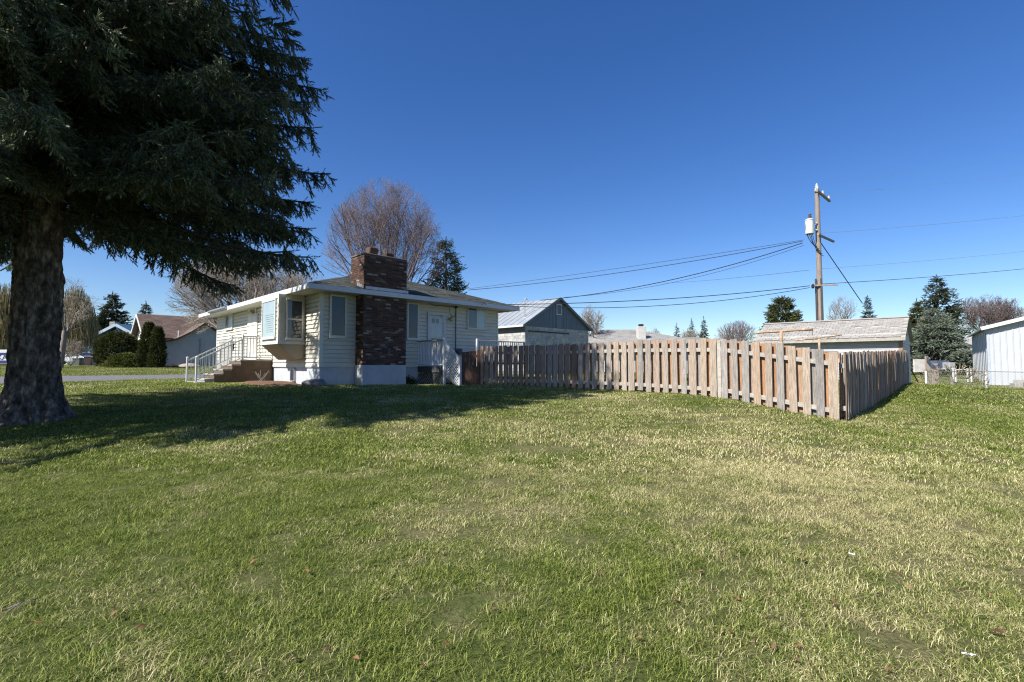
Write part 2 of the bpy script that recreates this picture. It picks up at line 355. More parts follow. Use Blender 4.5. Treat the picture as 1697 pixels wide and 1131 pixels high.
H.part('corner_trim', MB().box(-.035, .06, HL - .06, HL + .03, SB - .02, SO - .001), M_trim)
H.part('starter_flashing', MB().box(-.02, HW + .02, -.03, -.003, SB - .035, SB - .003).box(-.03, -.003, -.02, HL, SB - .035, SB - .003), M_fascia)
def window(T, face, a0, a1, z0, z1, pane, fr=.055, mull=None, off=0.0, fm=None, sashes=None, label=None):
    """face 'a': plane y=off looking -y; face 'b': plane x=off looking -x"""
    fm = fm or M_white
    def bx(mb, p0, p1, d0, d1, q0, q1):
        if face == 'a': mb.box(p0, p1, off - d1, off - d0, q0, q1)
        else: mb.box(off - d1, off - d0, p0, p1, q0, q1)
        return mb
    f = MB()
    bx(f, a0, a1, .0, .060, z0, z0 + fr); bx(f, a0, a1, .0, .055, z1 - fr, z1)
    bx(f, a0, a0 + fr, .0, .052, z0 + fr, z1 - fr); bx(f, a1 - fr, a1, .0, .052, z0 + fr, z1 - fr)
    bx(f, a0 - .02, a1 + .02, .0, .075, z0 - .03, z0)
    w_ = T.part('window', f, fm, label=label)
    pl = pane if isinstance(pane, list) else [pane]
    if sashes == 'h':                               # two panes side by side
        mid = (a0 + a1) / 2
        s = MB(); bx(s, mid - .02, mid + .02, .02, .046, z0 + fr, z1 - fr); T.part('mullion', s, fm, w_)
        for (q0, q1), pm in zip(((a0 + fr, mid - .02), (mid + .02, a1 - fr)), pl * 2):
            g = MB(); bx(g, q0, q1, .028, .034, z0 + fr, z1 - fr); T.part('pane', g, pm, w_)
    elif sashes == 'v':
        mid = (z0 + z1) / 2
        s = MB(); bx(s, a0 + fr, a1 - fr, .02, .050, mid - .03, mid + .03); T.part('meeting_rail', s, fm, w_)
        for (q0, q1), pm in zip(((z0 + fr, mid - .03), (mid + .03, z1 - fr)), pl * 2):
            g = MB(); bx(g, a0 + fr, a1 - fr, .028, .034, q0, q1); T.part('pane', g, pm, w_)
    else:
        g = MB(); bx(g, a0 + fr, a1 - fr, .028, .034, z0 + fr, z1 - fr); T.part('pane', g, pl[0], w_)
    return w_
def win_a(px0, px1, y0, y1, **k):
    s0, _ = wa(px0, y0); s1, _ = wa(px1, y1); zt = wa((px0 + px1) / 2, y0)[1]; zb = wa((px0 + px1) / 2, y1)[1]
    return window(H, 'a', s0, s1, zb, zt, off=-.028, **k)
def win_b(px0, px1, y0, y1, **k):
    s0, _ = wb(px1, y0); s1, _ = wb(px0, y1); zt = wb((px0 + px1) / 2, y0)[1]; zb = wb((px0 + px1) / 2, y1)[1]
    return window(H, 'b', s0, s1, zb, zt, off=-.028, **k)
win_a(545.5, 572.5, 489, 560, pane=M_greyglass, fr=.07, fm=M_trim)
win_a(673.5, 692, 502, 563, pane=M_greyglass, fr=.06)
win_a(773, 803.5, 510.5, 546, pane=[M_glass, M_blind], fr=.05, sashes='h')
win_b(375.5, 388, 521, 546.5, pane=[M_blind, M_glass], fr=.06, sashes='h', fm=M_trim)
win_b(413.5, 427, 511, 539, pane=[M_glass, M_blind], fr=.09, sashes='h', fm=M_trim)
# back door with glazed storm door, and front door behind the porch railing
s0, s1 = wa(707, 560)[0], wa(736.5, 560)[0]
d0, dt = -.08, wa(721, 519)[1]
mb = MB().box(s0, s0 + .09, -.06, 0, d0, dt).box(s1 - .09, s1, -.06, 0, d0, dt).box(s0 + .09, s1 - .09, -.06, 0, dt - .09, dt)
door = H.part('door', mb.box(s0 + .09, s1 - .09, -.03, 0, d0, d0 + .55).box(s0 + .09, s0 + .17, -.045, -.001, d0 + .02, dt - .1).box(s1 - .17, s1 - .09, -.045, -.001, d0 + .02, dt - .1), M_white)
H.part('pane', MB().box(s0 + .17, s1 - .17, -.034, -.03, d0 + 1.18, dt - .2), surf('storm_door_glass', (.34, .38, .42), (.26, .30, .34), 1.4, .06, spec=.9), door)
H.part('pane', MB().box(s0 + .17, s1 - .17, -.034, -.03, d0 + .55, d0 + 1.12), M_greyglass, door)
H.part('inner_door_light', MB().box(s0 + .2, s0 + .34, -.038, -.035, dt - .42, dt - .24).box(s0 + .40, s0 + .54, -.038, -.035, dt - .42, dt - .24), M_glass, door)
H.part('meeting_rail', MB().box(s0 + .17, s1 - .17, -.046, -.028, d0 + 1.12, d0 + 1.18), M_white, door)
H.part('handle', MB().box(s1 - .15, s1 - .12, -.085, -.046, d0 + .95, d0 + 1.07), M_black, door)
y0, y1 = wb(428, 580)[0], wb(412, 580)[0]
fd = H.part('door', MB().box(-.05, 0.0, y0, y1, .2, 2.2), M_white, label='white front door behind the porch railing')
for q in (.35, 1.25):
    for p in (.1, .52): H.part('door_panel', MB().bev(-.062, -.05, y0 + p * (y1 - y0), y0 + (p + .36) * (y1 - y0), .2 + q, .2 + q + .65, .004), M_trim, fd)
H.part('handle', MB().bar((-.1, y0 + .1, 1.2), (-.05, y0 + .1, 1.2), .04), M_brass, fd)
door.location.y -= .03; fd.location.x -= .02
# roof
ex0, ex1, ey0, ey1 = -.7, HW + .7, -.7, HL + .7; ez = 2.61; kk = .335
hw = (ex1 - ex0) / 2; rz = ez + kk * hw; rx = (ex0 + ex1) / 2
mb = MB().add([(ex0, ey0, ez), (ex1, ey0, ez), (ex1, ey1, ez), (ex0, ey1, ez), (rx, ey0 + hw, rz), (rx, ey1 - hw, rz), (ex0, ey0, ez - .02), (ex1, ey0, ez - .02), (ex1, ey1, ez - .02), (ex0, ey1, ez - .02)],
              [(0, 1, 4), (1, 2, 5, 4), (2, 3, 5), (3, 0, 4, 5), (0, 6, 7, 1), (1, 7, 8, 2), (2, 8, 9, 3), (3, 9, 6, 0), (6, 9, 8, 7)])
roof = H.part('roof', mb, M_shingle)
def courses(c, p0, ex, up, wid, ncourse, step, tab, th, clip, jitter=.15, single_out=None):
    """shingle tabs on a plane: p0 origin, ex unit along eave, up unit up-slope, nrm out"""
    ex = Vector(ex); up = Vector(up); nrm = ex.cross(up).normalized(); p0 = Vector(p0); res = []
    for j in range(ncourse):
        off = (j % 2) * tab / 2 + R.uniform(-.02, .02)
        x = -off
        while x < wid:
            a, b_ = max(x + .006, 0), min(x + tab - .006, wid)
            x += tab
            if b_ - a < .04: continue
            l, r_ = clip(j * step); a = max(a, l); b_ = min(b_, r_)
            if b_ - a < .04: continue
            res.append((a, b_, j * step, th * (1 + R.uniform(-jitter, jitter) * 2)))
    for a, b_, s_, th_ in res:
        lo = p0 + up * (s_ - .01); hi = p0 + up * (s_ + step * 1.02)
        q = [lo + ex * a + nrm * .002, lo + ex * b_ + nrm * .002, lo + ex * b_ + nrm * th_, lo + ex * a + nrm * th_, hi + ex * a + nrm * .004, hi + ex * b_ + nrm * .004]
        c.add([tuple(v) for v in q], [(0, 1, 2, 3), (3, 2, 5, 4), (0, 3, 4), (1, 5, 2)])
sl = math.sqrt(1 + kk * kk); up = (0, 1 / sl, kk / sl)
cm = MB()
courses(cm, (ex0, ey0, ez), (1, 0, 0), up, ex1 - ex0, int(hw * sl / .145), .145, .32, .011, lambda s_: (s_ / sl, (ex1 - ex0) - s_ / sl))
H.part('shingle', cm, M_shingle, roof, kind='stuff')
fas = MB(); fh = .17
fas.box(ex0 - .02, ex1 + .02, ey0 - .022, ey0, ez - fh, ez - .005)
H.part('fascia', fas, M_fascia)
H.part('fascia', MB().box(ex0 - .022, ex0, ey0, ey1, ez - fh, ez - .005), M_fascia)
H.part('fascia', MB().box(ex1, ex1 + .022, ey0, ey1, ez - fh, ez - .005), M_fascia)
H.part('soffit', MB().box(ex0, ex1, ey0, 0 - .03, SO + .003, SO + .02).box(ex0, -.03, -.03, HL, SO + .003, SO + .02), M_soffit)
H.part('gutter', MB().poly([(ex0 - .024, 8.2, ez - .01), (ex0 - .13, 8.2, ez - .01), (ex0 - .13, 8.2, ez - .07), (ex0 - .09, 8.2, ez - .12), (ex0 - .024, 8.2, ez - .12)], (0, 2.9, 0)), M_metal)
# chimney
cx0, cx1, cd = 1.27, 2.99, .565; ctop = 3.93
ch = H.part('chimney', MB().box(cx0, cx1, -cd, -.03, -.02, 2.40).box(cx0, cx1, -cd, .42, 2.40, ctop - .05), M_mortar)
H.part('chimney_footing', MB().bev(cx0 - .015, cx1 + .015, -cd - .02, -.003, -1.3, -.02, .01), M_stucco, ch)
H.part('chimney_cap', MB().bev(cx0 - .03, cx1 + .03, -cd - .03, .44, ctop - .05, ctop, .02), M_mortar, ch)
H.part('flue', MB().bev(cx0 + .28, cx0 + .60, -cd + .12, -cd + .44, ctop, ctop + .27, .02), M_brick, ch)
H.part('flue', MB().bev(cx0 + .95, cx0 + 1.27, -cd + .14, -cd + .46, ctop, ctop + .17, .02), M_brick, ch)
bl, bhh, mo = .205, .058, .0095
nfr = 8; bl = (cx1 - cx0) / nfr - mo
bm_ = MB().bev(0, bl, -.012, .0, 0, bhh, .003).mesh('brick', 0, M_brick)
half = MB().bev(0, bl / 2 - mo / 2, -.012, .0, 0, bhh, .003).mesh('brick', 0, M_brick)
rest = MB(); cnt = 0; ncs = int((ctop - .05 + .02) / (bhh + mo))
for j in range(ncs):
    z = -.015 + j * (bhh + mo)
    o_ = (j % 2)
    xs = [(cx0 + mo / 2 + k * (bl + mo) - (bl + mo) / 2 * o_, bl) for k in range(nfr + o_)]
    for x, l in xs:
        a, b_ = max(x, cx0 - .010), min(x + l, cx1 + .010)
        if b_ - a < .03: continue
        vent = (1.27 + .72 < x + .1 < 1.27 + 1.02 and .35 < z < .62)
        if vent or 2.40 < z < 2.45: continue
        if b_ - a > bl * .8 and cnt < 292 and z < 2.42:
            H.put('brick', bm_, a, -cd, z, parent=None).parent = ch; cnt += 1
        else: rest.bev(a, b_, -cd - .012 - R.uniform(0, .003), -cd, z, z + bhh, .003)
    ys = 2.42 if z < 2.42 else 0
    dd = (cd - .03) if z < 2.42 else (cd + .42); nn = int(round(dd / (bl + mo)))
    for k in range(nn + 1):
        y = -cd + k * (bl + mo) - (bl + mo) / 2 * (1 - o_); a, b_ = max(y, -cd - .010), min(y + bl, -cd + dd)
        if b_ - a > .03:
            rest.bev(cx0 - .012, cx0, a, b_, z, z + bhh, .003)
            if z > 2.5: rest.bev(cx1, cx1 + .012, a, b_, z, z + bhh, .003)
H.part('brickwork', rest, M_brick, ch, kind='stuff')
H.part('clean_out_door', MB().bev(cx0 + .74, cx0 + .98, -cd - .01, -cd, .35, .60, .006), M_black, ch)
zf = ez + kk * (.7 - cd)
fl = MB().box(cx0 + .05, cx1 + .05, -cd - .06, -cd - .014, zf - .03, zf + .09)
for k in range(4): fl.box(cx0 - .03, cx0 - .014, -cd + k * .12 - .02, -cd + k * .12 + .09, zf + k * .045 - .03, zf + k * .045 + .12)
H.part('flashing', fl, M_metal, ch)
# box bay window on the sunlit side
bx_, by0, by1 = -.917, 1.24, 2.97; bz0, bz1 = .80, SO
bay = H.part('bay_window', MB().box(bx_, -.03, by0, by1, bz0, bz1), M_siding)
for k in range(11):
    z = bz0 + k * .149; z2 = min(z + .147, bz1 - .002)
    H.part('siding_board', MB().poly([(bx_ - .003, by0, z), (bx_ - .026, by0, z), (bx_ - .006, by0, z2), (bx_ - .003, by0, z2)], (0, by1 - by0, 0)), M_siding, bay)
    H.part('siding_board', MB().poly([(bx_, by0 - .003, z), (bx_, by0 - .026, z), (bx_, by0 - .006, z2), (bx_, by0 - .003, z2)], (-.03 - bx_, 0, 0)), M_siding, bay)
H.part('corner_trim', MB().box(bx_ - .034, bx_ + .03, by0 - .034, by0 - .001, bz0 - .02, bz1).box(bx_ - .034, bx_, by0, by0 + .04, bz0 - .02, bz1), M_trim, bay)
H.part('bay_sill', MB().box(bx_ - .04, -.03, by0 - .04, by1 + .02, bz0 - .09, bz0 - .001), M_white, bay)
M_ply = surf('tan_painted_board', (.40, .33, .245), (.34, .28, .20), 3, .8, .1)
H.part('bay_underside', MB().add([(bx_, by0, bz0 - .09), (bx_, by1, bz0 - .09), (-.03, by0, bz0 - .09), (-.03, by1, bz0 - .09), (-.31, by0, .17), (-.31, by1, .17), (-.03, by0, .24), (-.03, by1, .24)],
                                 [(0, 1, 5, 4), (0, 4, 6, 2), (1, 3, 7, 5), (4, 5, 7, 6)]), M_ply, bay)
window(H, 'b', by0 + .20, by1 - .17, bz0 + .12, bz1 - .14, M_blind, fr=.06, off=bx_ - .012)
window(H, 'a', bx_ + .22, bx_ + .80, bz0 + .08, bz1 - .16, [M_glass, M_glass], fr=.05, off=by0 - .012, sashes='v')
# blind slats behind the bay pane: shown as thin dark lines just proud of the blind
sl_ = MB()
for k in range(9):
    zc = bz0 + .35 + k * .075; sl_.box(bx_ - .050, bx_ - .0465, by0 + .38 + R.uniform(0, .1), by1 - .40 - R.uniform(0, .25), zc, zc + .008)
H.part('blind_slat', sl_, M_greyglass, bay, kind='stuff')
# foundation vent and other fittings on the walls
y0 = wb(489, 612)[0]; H.part('foundation_vent', MB().box(-.05, .019, y0 - .05, y0 + .35, -.62, -.12), M_metal)
H.part('vent_pane', MB().box(-.056, -.051, y0, y0 + .30, -.57, -.17), M_greyglass)
def lantern(fx, fy, z, nx_, ny_):
    l = H.part('wall_lamp', MB().lathe((fx + nx_ * .02, fy + ny_ * .02, z - .03), [(.05, 0), (.06, .03), (.05, .06)], 10).tube([(fx, fy, z), (fx + nx_ * .1, fy + ny_ * .1, z + .06), (fx + nx_ * .15, fy + ny_ * .15, z + .02)], .012, 6), M_brass)
    H.part('lamp_glass', MB().lathe((fx + nx_ * .15, fy + ny_ * .15, z - .12), [(.03, 0), (.07, .03), (.075, .09), (.04, .15)], 10), surf('lamp_amber_glass', (.55, .42, .22), (.5, .36, .18), 8, .1, spec=.8), l, smooth=True)
    H.part('lamp_cap', MB().lathe((fx + nx_ * .15, fy + ny_ * .15, z + .03), [(.055, 0), (.05, .03), (.012, .07), (.008, .10)], 10), M_brass, l, smooth=True)
s, z = wa(744, 529); lantern(s, -.03, z, 0, -1)
s, z = wb(423.5, 519); lantern(-.03, s, z + .02, -1, 0)
sx = wa(754, 540)[0]; zt = wa(754, 510)[1]
H.part('service_conduit', MB().tube([(sx, -.06, zt), (sx, -.06, -.3)], .018, 6).lathe((sx, -.07, zt - .03), [(.05, 0), (.07, .06), (.05, .12)], 8), M_black)
H.part('electric_meter', MB().lathe((sx + .15, -.12, .42), [(.11, 0), (.13, .05), (.13, .18), (.09, .25)], 10), surf('grey_meter', (.12, .12, .12), None, 5, .5))
x0c, zc0 = wa(703, 501); H.part('cable', MB().tube([(x0c, -.05, zc0), (x0c + .5, -.05, zc0 - .1), (x0c + 1.2, -.05, zc0 - .08), (sx, -.07, zt)], .010, 5)
       .tube([(sx - .35, -.06, zt - .02), (sx - .30, -.06, zt - .30), (sx - .1, -.07, zt - .42), (sx, -.07, zt - .25)], .009, 5), M_black)
ym, zm = wb(387.5, 572); H.part('mailbox', MB().bev(-.14, -.03, ym - .16, ym + .16, zm - .18, zm + .14, .02), M_black)
ex_, ez_ = wa(780, 503); H.part('eave_bracket', MB().bar((ex_, ey0 - .03, ez - .1), (ex_, ey0 - .16, ez + .02), .02).bar((ex_, ey0 - .16, ez + .02), (ex_ + .1, ey0 - .2, ez - .1), .02), M_black)

# ------------------------------------------------------------------ front porch with concrete steps (against the sunlit side)
PX, PY = loc(HC, 0, 4.44)
Pz = gz(*loc(HC, -2.0, 5))
P_ = Thing('concrete_steps', 'brown sided concrete porch with grey steps at the sunlit side of the cream house', 'steps', PX, PY, Pz, ANG)
W = 1.55; top = .19; base = -1.2; land = 1.15; nst = 5; tr = .30; rs = (top + .70) / nst
P_.part('landing', MB().box(-land, -.035, 0, W, base, top - .06), M_brownconc)
P_.part('landing_slab', MB().bev(-land - .02, -.035, -.02, W + .02, top - .06, top, .01), M_conc)
for k in range(nst - 1):
    x1 = -land - k * tr; zt_ = top - (k + 1) * rs
    P_.part('step', MB().box(x1 - tr, x1 - .001, 0.0, W, base, zt_ - .06), M_brownconc if k < 3 else M_conc)
    P_.part('tread', MB().bev(x1 - tr - .02, x1 - .022, -.02, W + .02, zt_ - .06, zt_, .01), M_conc)
P_.part('step', MB().bev(-land - nst * tr + .02, -land - (nst - 1) * tr - .022, -.1, W + .1, base, -.64, .01), M_conc)
M_rl = surf('white_metal_railing', (.72, .73, .73), (.6, .61, .62), 8, .4, 0)
def railing(yo):
    t_ = Thing('stair_railing', 'white metal stair railing along the ' + ('house corner' if yo < .5 else 'street') + ' side of the concrete steps', 'railing', *loc((PX, PY), -1.5, yo), Pz, ANG, 'white railings of the front porch')
    ox = 1.5
    xb = -land - nst * tr + .02; gzb = -.66
    for px_, z0, z1 in ((-land + .05, top, top + .95), (xb, gzb - .1, .26)):
        t_.part('post', MB().bev(px_ + ox - .03, px_ + ox + .03, -.03, .03, z0, z1, .006), M_rl)
        t_.part('post_cap', MB().lathe((px_ + ox, 0, z1), [(.045, 0), (.045, .02), (.01, .045)], 8), M_rl)
    p0 = (xb + ox, 0, .14); p1 = (-land + .05 + ox, 0, top + .80)
    t_.part('handrail', MB().bar(p0, p1, .06, .045), M_rl)
    q0 = (xb + ox, 0, gzb + .08); q1 = (-land + .05 + ox, 0, top + .10)
    t_.part('bottom_rail', MB().bar(q0, q1, .03, .03), M_rl)
    for k in range(1, 12):
        f = k / 12; a = Vector(p0).lerp(Vector(p1), f); c = Vector(q0).lerp(Vector(q1), f)
        t_.part('baluster', MB().bar(tuple(c), tuple(a), .018), M_rl)
    # level run back to the wall
    x0_, x1_ = -land + .08 + ox, -.06 + ox
    t_.part('handrail', MB().box(x0_, x1_, -.03, .03, top + .88, top + .925), M_rl); t_.part('bottom_rail', MB().box(x0_, x1_, -.015, .015, top + .07, top + .10), M_rl)
    for k in range(1, 9):
        x = x0_ + (x1_ - x0_) * k / 9; t_.part('baluster', MB().box(x - .009, x + .009, -.009, .009, top + .10, top + .88), M_rl)
railing(.05); railing(W - .05)
tt = Thing('porch_railing', 'level white railing across the far edge of the porch landing', 'railing', *loc((PX, PY), -.05, W + 1.3), Pz, ANG, 'white railings of the front porch')
P_.part('landing', MB().box(-land, -.035, W + .022, W + 1.9, base, top - .003), M_conc)
for k in range(14): tt.part('baluster', MB().box(-land + .1 - .009, -land + .1 + .009, -1.2 + k * .13, -1.182 + k * .13, top, top + .88), M_rl)
tt.part('handrail', MB().box(-land + .07, -land + .13, -1.25, .6, top + .88, top + .925), M_rl)

# ------------------------------------------------------------------ back steps, railing and lattice
DX, DY = loc(HC, 3.9, 0); Dz = -.78
D_ = Thing('back_deck', 'small dark deck with white railing and lattice below the back door', 'deck', DX, DY, Dz, ANG)
M_dk = surf('dark_painted_deck', (.075, .078, .085), (.055, .058, .065), 5, .8, .2)
M_bl = surf('white_deck_paint', (.62, .64, .66), (.52, .54, .56), 6, .6, .1)
dp = 1.72
for k in range(12): D_.part('deck_board', MB().bev(0, 1.7, -dp + k * .142, -dp + k * .142 + .134, -.10, -.07, .004), M_dk)
D_.part('deck_fascia', MB().box(-.03, -.001, -dp - .02, -.04, -.29, -.07).box(-.03, 1.7, -dp - .05, -dp - .02, -.29, -.07), M_dk)
D_.part('rail_cap', MB().box(-.06, .06, -dp - .02, -.04, .885, .925), surf('grey_rail_cap', (.30, .29, .29), None, 6, .8))
D_.part('bottom_rail', MB().box(-.02, .02, -dp, -.05, -.02, .02), M_bl)
for k in range(16): D_.part('baluster', MB().box(-.016, .016, -dp + .08 + k * .106, -dp + .115 + k * .106, .02, .885), M_bl)
D_.part('post', MB().bev(-.045, .045, -dp - .06, -dp + .03, -.9, .99, .006), M_bl)
D_.part('post', MB().bev(-.045, .045, -2.70, -2.60, -.95, .26, .006), M_bl)
D_.part('stair_rail', MB().bar((0, -dp - .04, .80), (0, -2.66, .17), .05, .09), M_bl)
def lattice(x, ya, yb, lo, hi, m, name, step=.105, w_=.028):
    """crossing laths in the plane x; lo and hi give z limits as functions of y"""
    n_ = 0
    for sgn, dx in ((1, .006), (-1, -.006)):
        c = -3.0
        while c < 3.0:
            pts = []
            K = 40
            for i in range(K + 1):
                y = ya + (yb - ya) * i / K; z = sgn * (y - ya) + c
                if lo(y) <= z <= hi(y): pts.append((y, z))
            if len(pts) > 1 and pts[-1][0] - pts[0][0] > .04:
                D_.part(name, MB().bar((x + dx, pts[0][0], pts[0][1]), (x + dx, pts[-1][0], pts[-1][1]), .008, w_, up=(1, 0, 0)) if False else
                        MB().poly([(x + dx - .004, pts[0][0], pts[0][1] - w_ / 1.6), (x + dx - .004, pts[-1][0], pts[-1][1] - w_ / 1.6), (x + dx - .004, pts[-1][0], pts[-1][1] + w_ / 1.6), (x + dx - .004, pts[0][0], pts[0][1] + w_ / 1.6)], (.008, 0, 0)), m)
                n_ += 1
            c += step
lattice(0, -2.62, -dp - .05, lambda y: max(-.82, -.80 + (y + 2.5) * .7), lambda y: .77 + (y + dp + .05) * .66, M_bl, 'lattice_strip')
lattice(.0, -dp, -.05, lambda y: -.80, lambda y: -.30, M_dk, 'lattice_strip', .14)
for k in range(4): D_.part('step', MB().bev(.03, 1.1, -dp - .08 - k * .25 - .22, -dp - .08 - k * .25, -.30 - k * .16 + .02, -.26 - k * .16 + .02, .006), M_dk)
D_.part('stringer', MB().poly([(.04, -dp - .05, -.28), (.04, -dp - .05, -.45), (.04, -2.7, -.95), (.04, -2.75, -.80)], (.04, 0, 0)), surf('tan_stringer', (.4, .36, .3), None, 5, .8))

# white railing of the rear deck, showing above the fence
qx, qy = at(791, 19.6)
t_ = Thing('deck_railing', 'white painted deck railing above the shaded end of the board fence', 'railing', qx, qy, -.74, ANG)
rt = zz(563.5, 19.6)
t_.part('top_rail', MB().bev(0, 2.75, -.05, .05, rt - .045, rt, .006), M_white)
t_.part('lower_rail', MB().box(0.06, 2.69, -.02, .02, .12, .17), M_white)
for x in (0.0, 2.72): t_.part('post', MB().bev(x - .045, x + .045, -.044, .044, -.74, rt - .046 if x else rt + .04, .006), M_white)
for k in range(20): t_.part('baluster', MB().box(.12 + k * .13, .15 + k * .13, -.015, .015, .17, rt - .045), M_white)
t_.part('deck_floor', MB().box(0, 2.75, 0.06, 1.9, .0, .1), M_dk)

# ------------------------------------------------------------------ board fence
ftt = np.array([q[0] for q in FT]); ftop = np.array([q[1] for q in FT]); fbot = np.array([q[2] for q in FT])
T1 = Thing('board_fence', 'weathered shadowbox board fence of grey and orange cedar facing the lawn', 'fence', FC[0], FC[1], -1.15, ANG)
def board(T, axis_, a, w_, d0, th, z0, z1, m, lean=0.0, warp=0.0, face='x'):
    """axis_ 'y': board at y=a.., depth along x;  axis_ 'x': board at x=a.., depth along y"""
    ns_ = 4; vs = []
    b = .006
    for i in range(ns_ + 1):
        f = i / ns_; z = z0 + (z1 - z0) * f; sh = lean * f; bow = warp * math.sin(f * math.pi)
        for u, v in ((0, 0), (w_, 0), (w_, th), (0, th)):
            p, q = a + u + sh, d0 + v + bow
            vs.append((q, p, z + (R.uniform(-.006, .006) if i in (0, ns_) else 0)) if axis_ == 'y' else (p, q, z + (R.uniform(-.006, .006) if i in (0, ns_) else 0)))
    fs = [(3, 2, 1, 0), tuple(ns_ * 4 + k for k in range(4))]
    for i in range(ns_):
        for k in range(4): j = (k + 1) % 4; fs.append((i * 4 + k, i * 4 + j, i * 4 + 4 + j, i * 4 + 4 + k))
    if axis_ == 'y': fs = [tuple(reversed(f)) for f in fs]
    return T.part('board', MB().add(vs, fs), m)
M_shadebrown = rand_mat('shade_browned_fence_wood', [(0, (.17, .12, .095)), (.35, (.25, .19, .155)), (.7, (.20, .125, .085)), (1, (.30, .245, .21))], .85, .5, 60, (9, 9, .8), .34, 6)  # darker brown boards: shade on the far end and the return put into colour
sp1, bw = .243, .150; t = .02; k = 0
while t < 10.85:
    zt_ = float(np.interp(t, ftt, ftop)) + R.uniform(-.02, .02); zb = float(np.interp(t, ftt, fbot)) + .02 + R.uniform(-.02, .03)
    w_ = bw + R.uniform(-.012, .008); mm = M_fence[0] if (R.random() < .88 or t < .3) else M_fence[1]
    if t > 5.5 and R.random() < (t - 5.0) / 3.5: mm = M_shadebrown  # more shade-browned boards towards the house end
    if t < .1: w_ = .17; zb -= .06
    board(T1, 'y', t, w_, -.065 - R.uniform(0, .006), .019, zb, zt_, mm, R.uniform(-.012, .012), R.uniform(-.006, .004))
    tb = t + sp1 / 2 + R.uniform(-.01, .01)
    zt2 = float(np.interp(tb, ftt, ftop)) - R.uniform(0, .03); zb2 = float(np.interp(tb, ftt, fbot)) + .05
    board(T1, 'y', tb - .012, bw + .028 + R.uniform(-.01, .008), .036, .019, zb2, zt2, (M_shadebrown if t > 8.0 else M_fence[1] if R.random() < .72 else M_fence[0]), R.uniform(-.01, .01), 0)
    t += sp1 + R.uniform(-.008, .008); k += 1
posts = [0.10, 2.4, 4.8, 7.2, 9.6, 10.85]
for i_, p in enumerate(posts):
    zt_ = float(np.interp(p, ftt, ftop)) - .04; zb = float(np.interp(p, ftt, fbot)) - .3
    T1.part('post', MB().bev(-.04, .033, p - .045, p + .045, zb, zt_, .006), M_rail)
for a_, b_ in zip(posts[:-1], posts[1:]):
    for hh in (.245, 1.19):
        za = float(np.interp(a_, ftt, ftop)) - hh; zb = float(np.interp(b_, ftt, ftop)) - hh
        if hh > 1: za = float(np.interp(a_, ftt, fbot)) + .20; zb = float(np.interp(b_, ftt, fbot)) + .20
        sh = .001 if hh > 1 else 0
        T1.part('rail', MB().poly([(-.044, a_ + .046, za - .045), (-.044, b_ - .046, zb - .045), (-.044, b_ - .046, zb + .045), (-.044, a_ + .046, za + .045)], (.078, 0, 0)), M_rail)
T2 = Thing('board_fence', 'leaning grey board fence running back from the corner to the white garage', 'fence', FC[0], FC[1], -1.15, ANG2)
f2t = np.array([q[0] for q in F2]); f2top = np.array([q[1] for q in F2]); f2bot = np.array([q[2] for q in F2])
t = .06; L2 = 15.0
while t < L2:
    zt_ = float(np.interp(t, f2t, f2top)) + R.uniform(-.035, .03); zb = float(np.interp(t, f2t, f2bot)) + .02
    board(T2, 'x', t, .135 + R.uniform(-.01, .01), -.075 - R.uniform(0, .012), .019, zb, zt_, (M_shadebrown if R.random() < .6 else M_fence[0] if R.random() < .8 else M_fence[1]), R.uniform(.0, .10), R.uniform(-.02, .012))  # shade on the return painted in with the browner boards
    tb = t + sp1 / 2
    board(T2, 'x', tb, .135, .03, .019, zb + .04, zt_ - R.uniform(0, .05), M_fence[0] if R.random() < .5 else M_fence[1], R.uniform(0, .08), 0)
    t += sp1 + R.uniform(-.012, .012)
posts = [2.4 * i for i in range(1, 7)] + [15.0]
pa = 0.12
for p in posts:
    zt_ = float(np.interp(p, f2t, f2top)) - .05; zb = float(np.interp(p, f2t, f2bot)) - .3
    T2.part('post', MB().bev(p - .045, p + .045, -.05, .028, zb, zt_, .006), M_rail)
    for hh in (0, 1):
        c = (f2top, -.28) if hh == 0 else (f2bot, .25)
        za = float(np.interp(pa, f2t, c[0])) + c[1]; zb_ = float(np.interp(p, f2t, c[0])) + c[1]
        T2.part('rail', MB().poly([(pa + .046, -.053, za - .045), (p - .046, -.053, zb_ - .045), (p - .046, -.053, zb_ + .045), (pa + .046, -.053, za + .045)], (0, .08, 0)), M_rail)
    pa = p
# gate boards between the deck post and the fence
g0 = np.array(loc(HC, 3.97, -2.62)); g1 = FC + B * 10.95 - A * .02
ga = math.atan2(*(g1 - g0)[::-1]); gl = float(np.hypot(*(g1 - g0)))
Tg = Thing('gate', 'dark red brown board gate between the white stair post and the fence', 'gate', g0[0], g0[1], -.75, ga)
nbd = 5; bwid = gl / nbd
for k in range(nbd):
    Tg.part('board', MB().bev(.02 + k * bwid, .02 + (k + 1) * bwid - .008, -.02, .0, -.74 + R.uniform(0, .02), .44 + .02 * k + R.uniform(-.005, .005), .004), M_redwood)
for z in (-.45, .25): Tg.part('cross_rail', MB().box(.02, gl, .002, .04, z, z + .09), M_redwood)

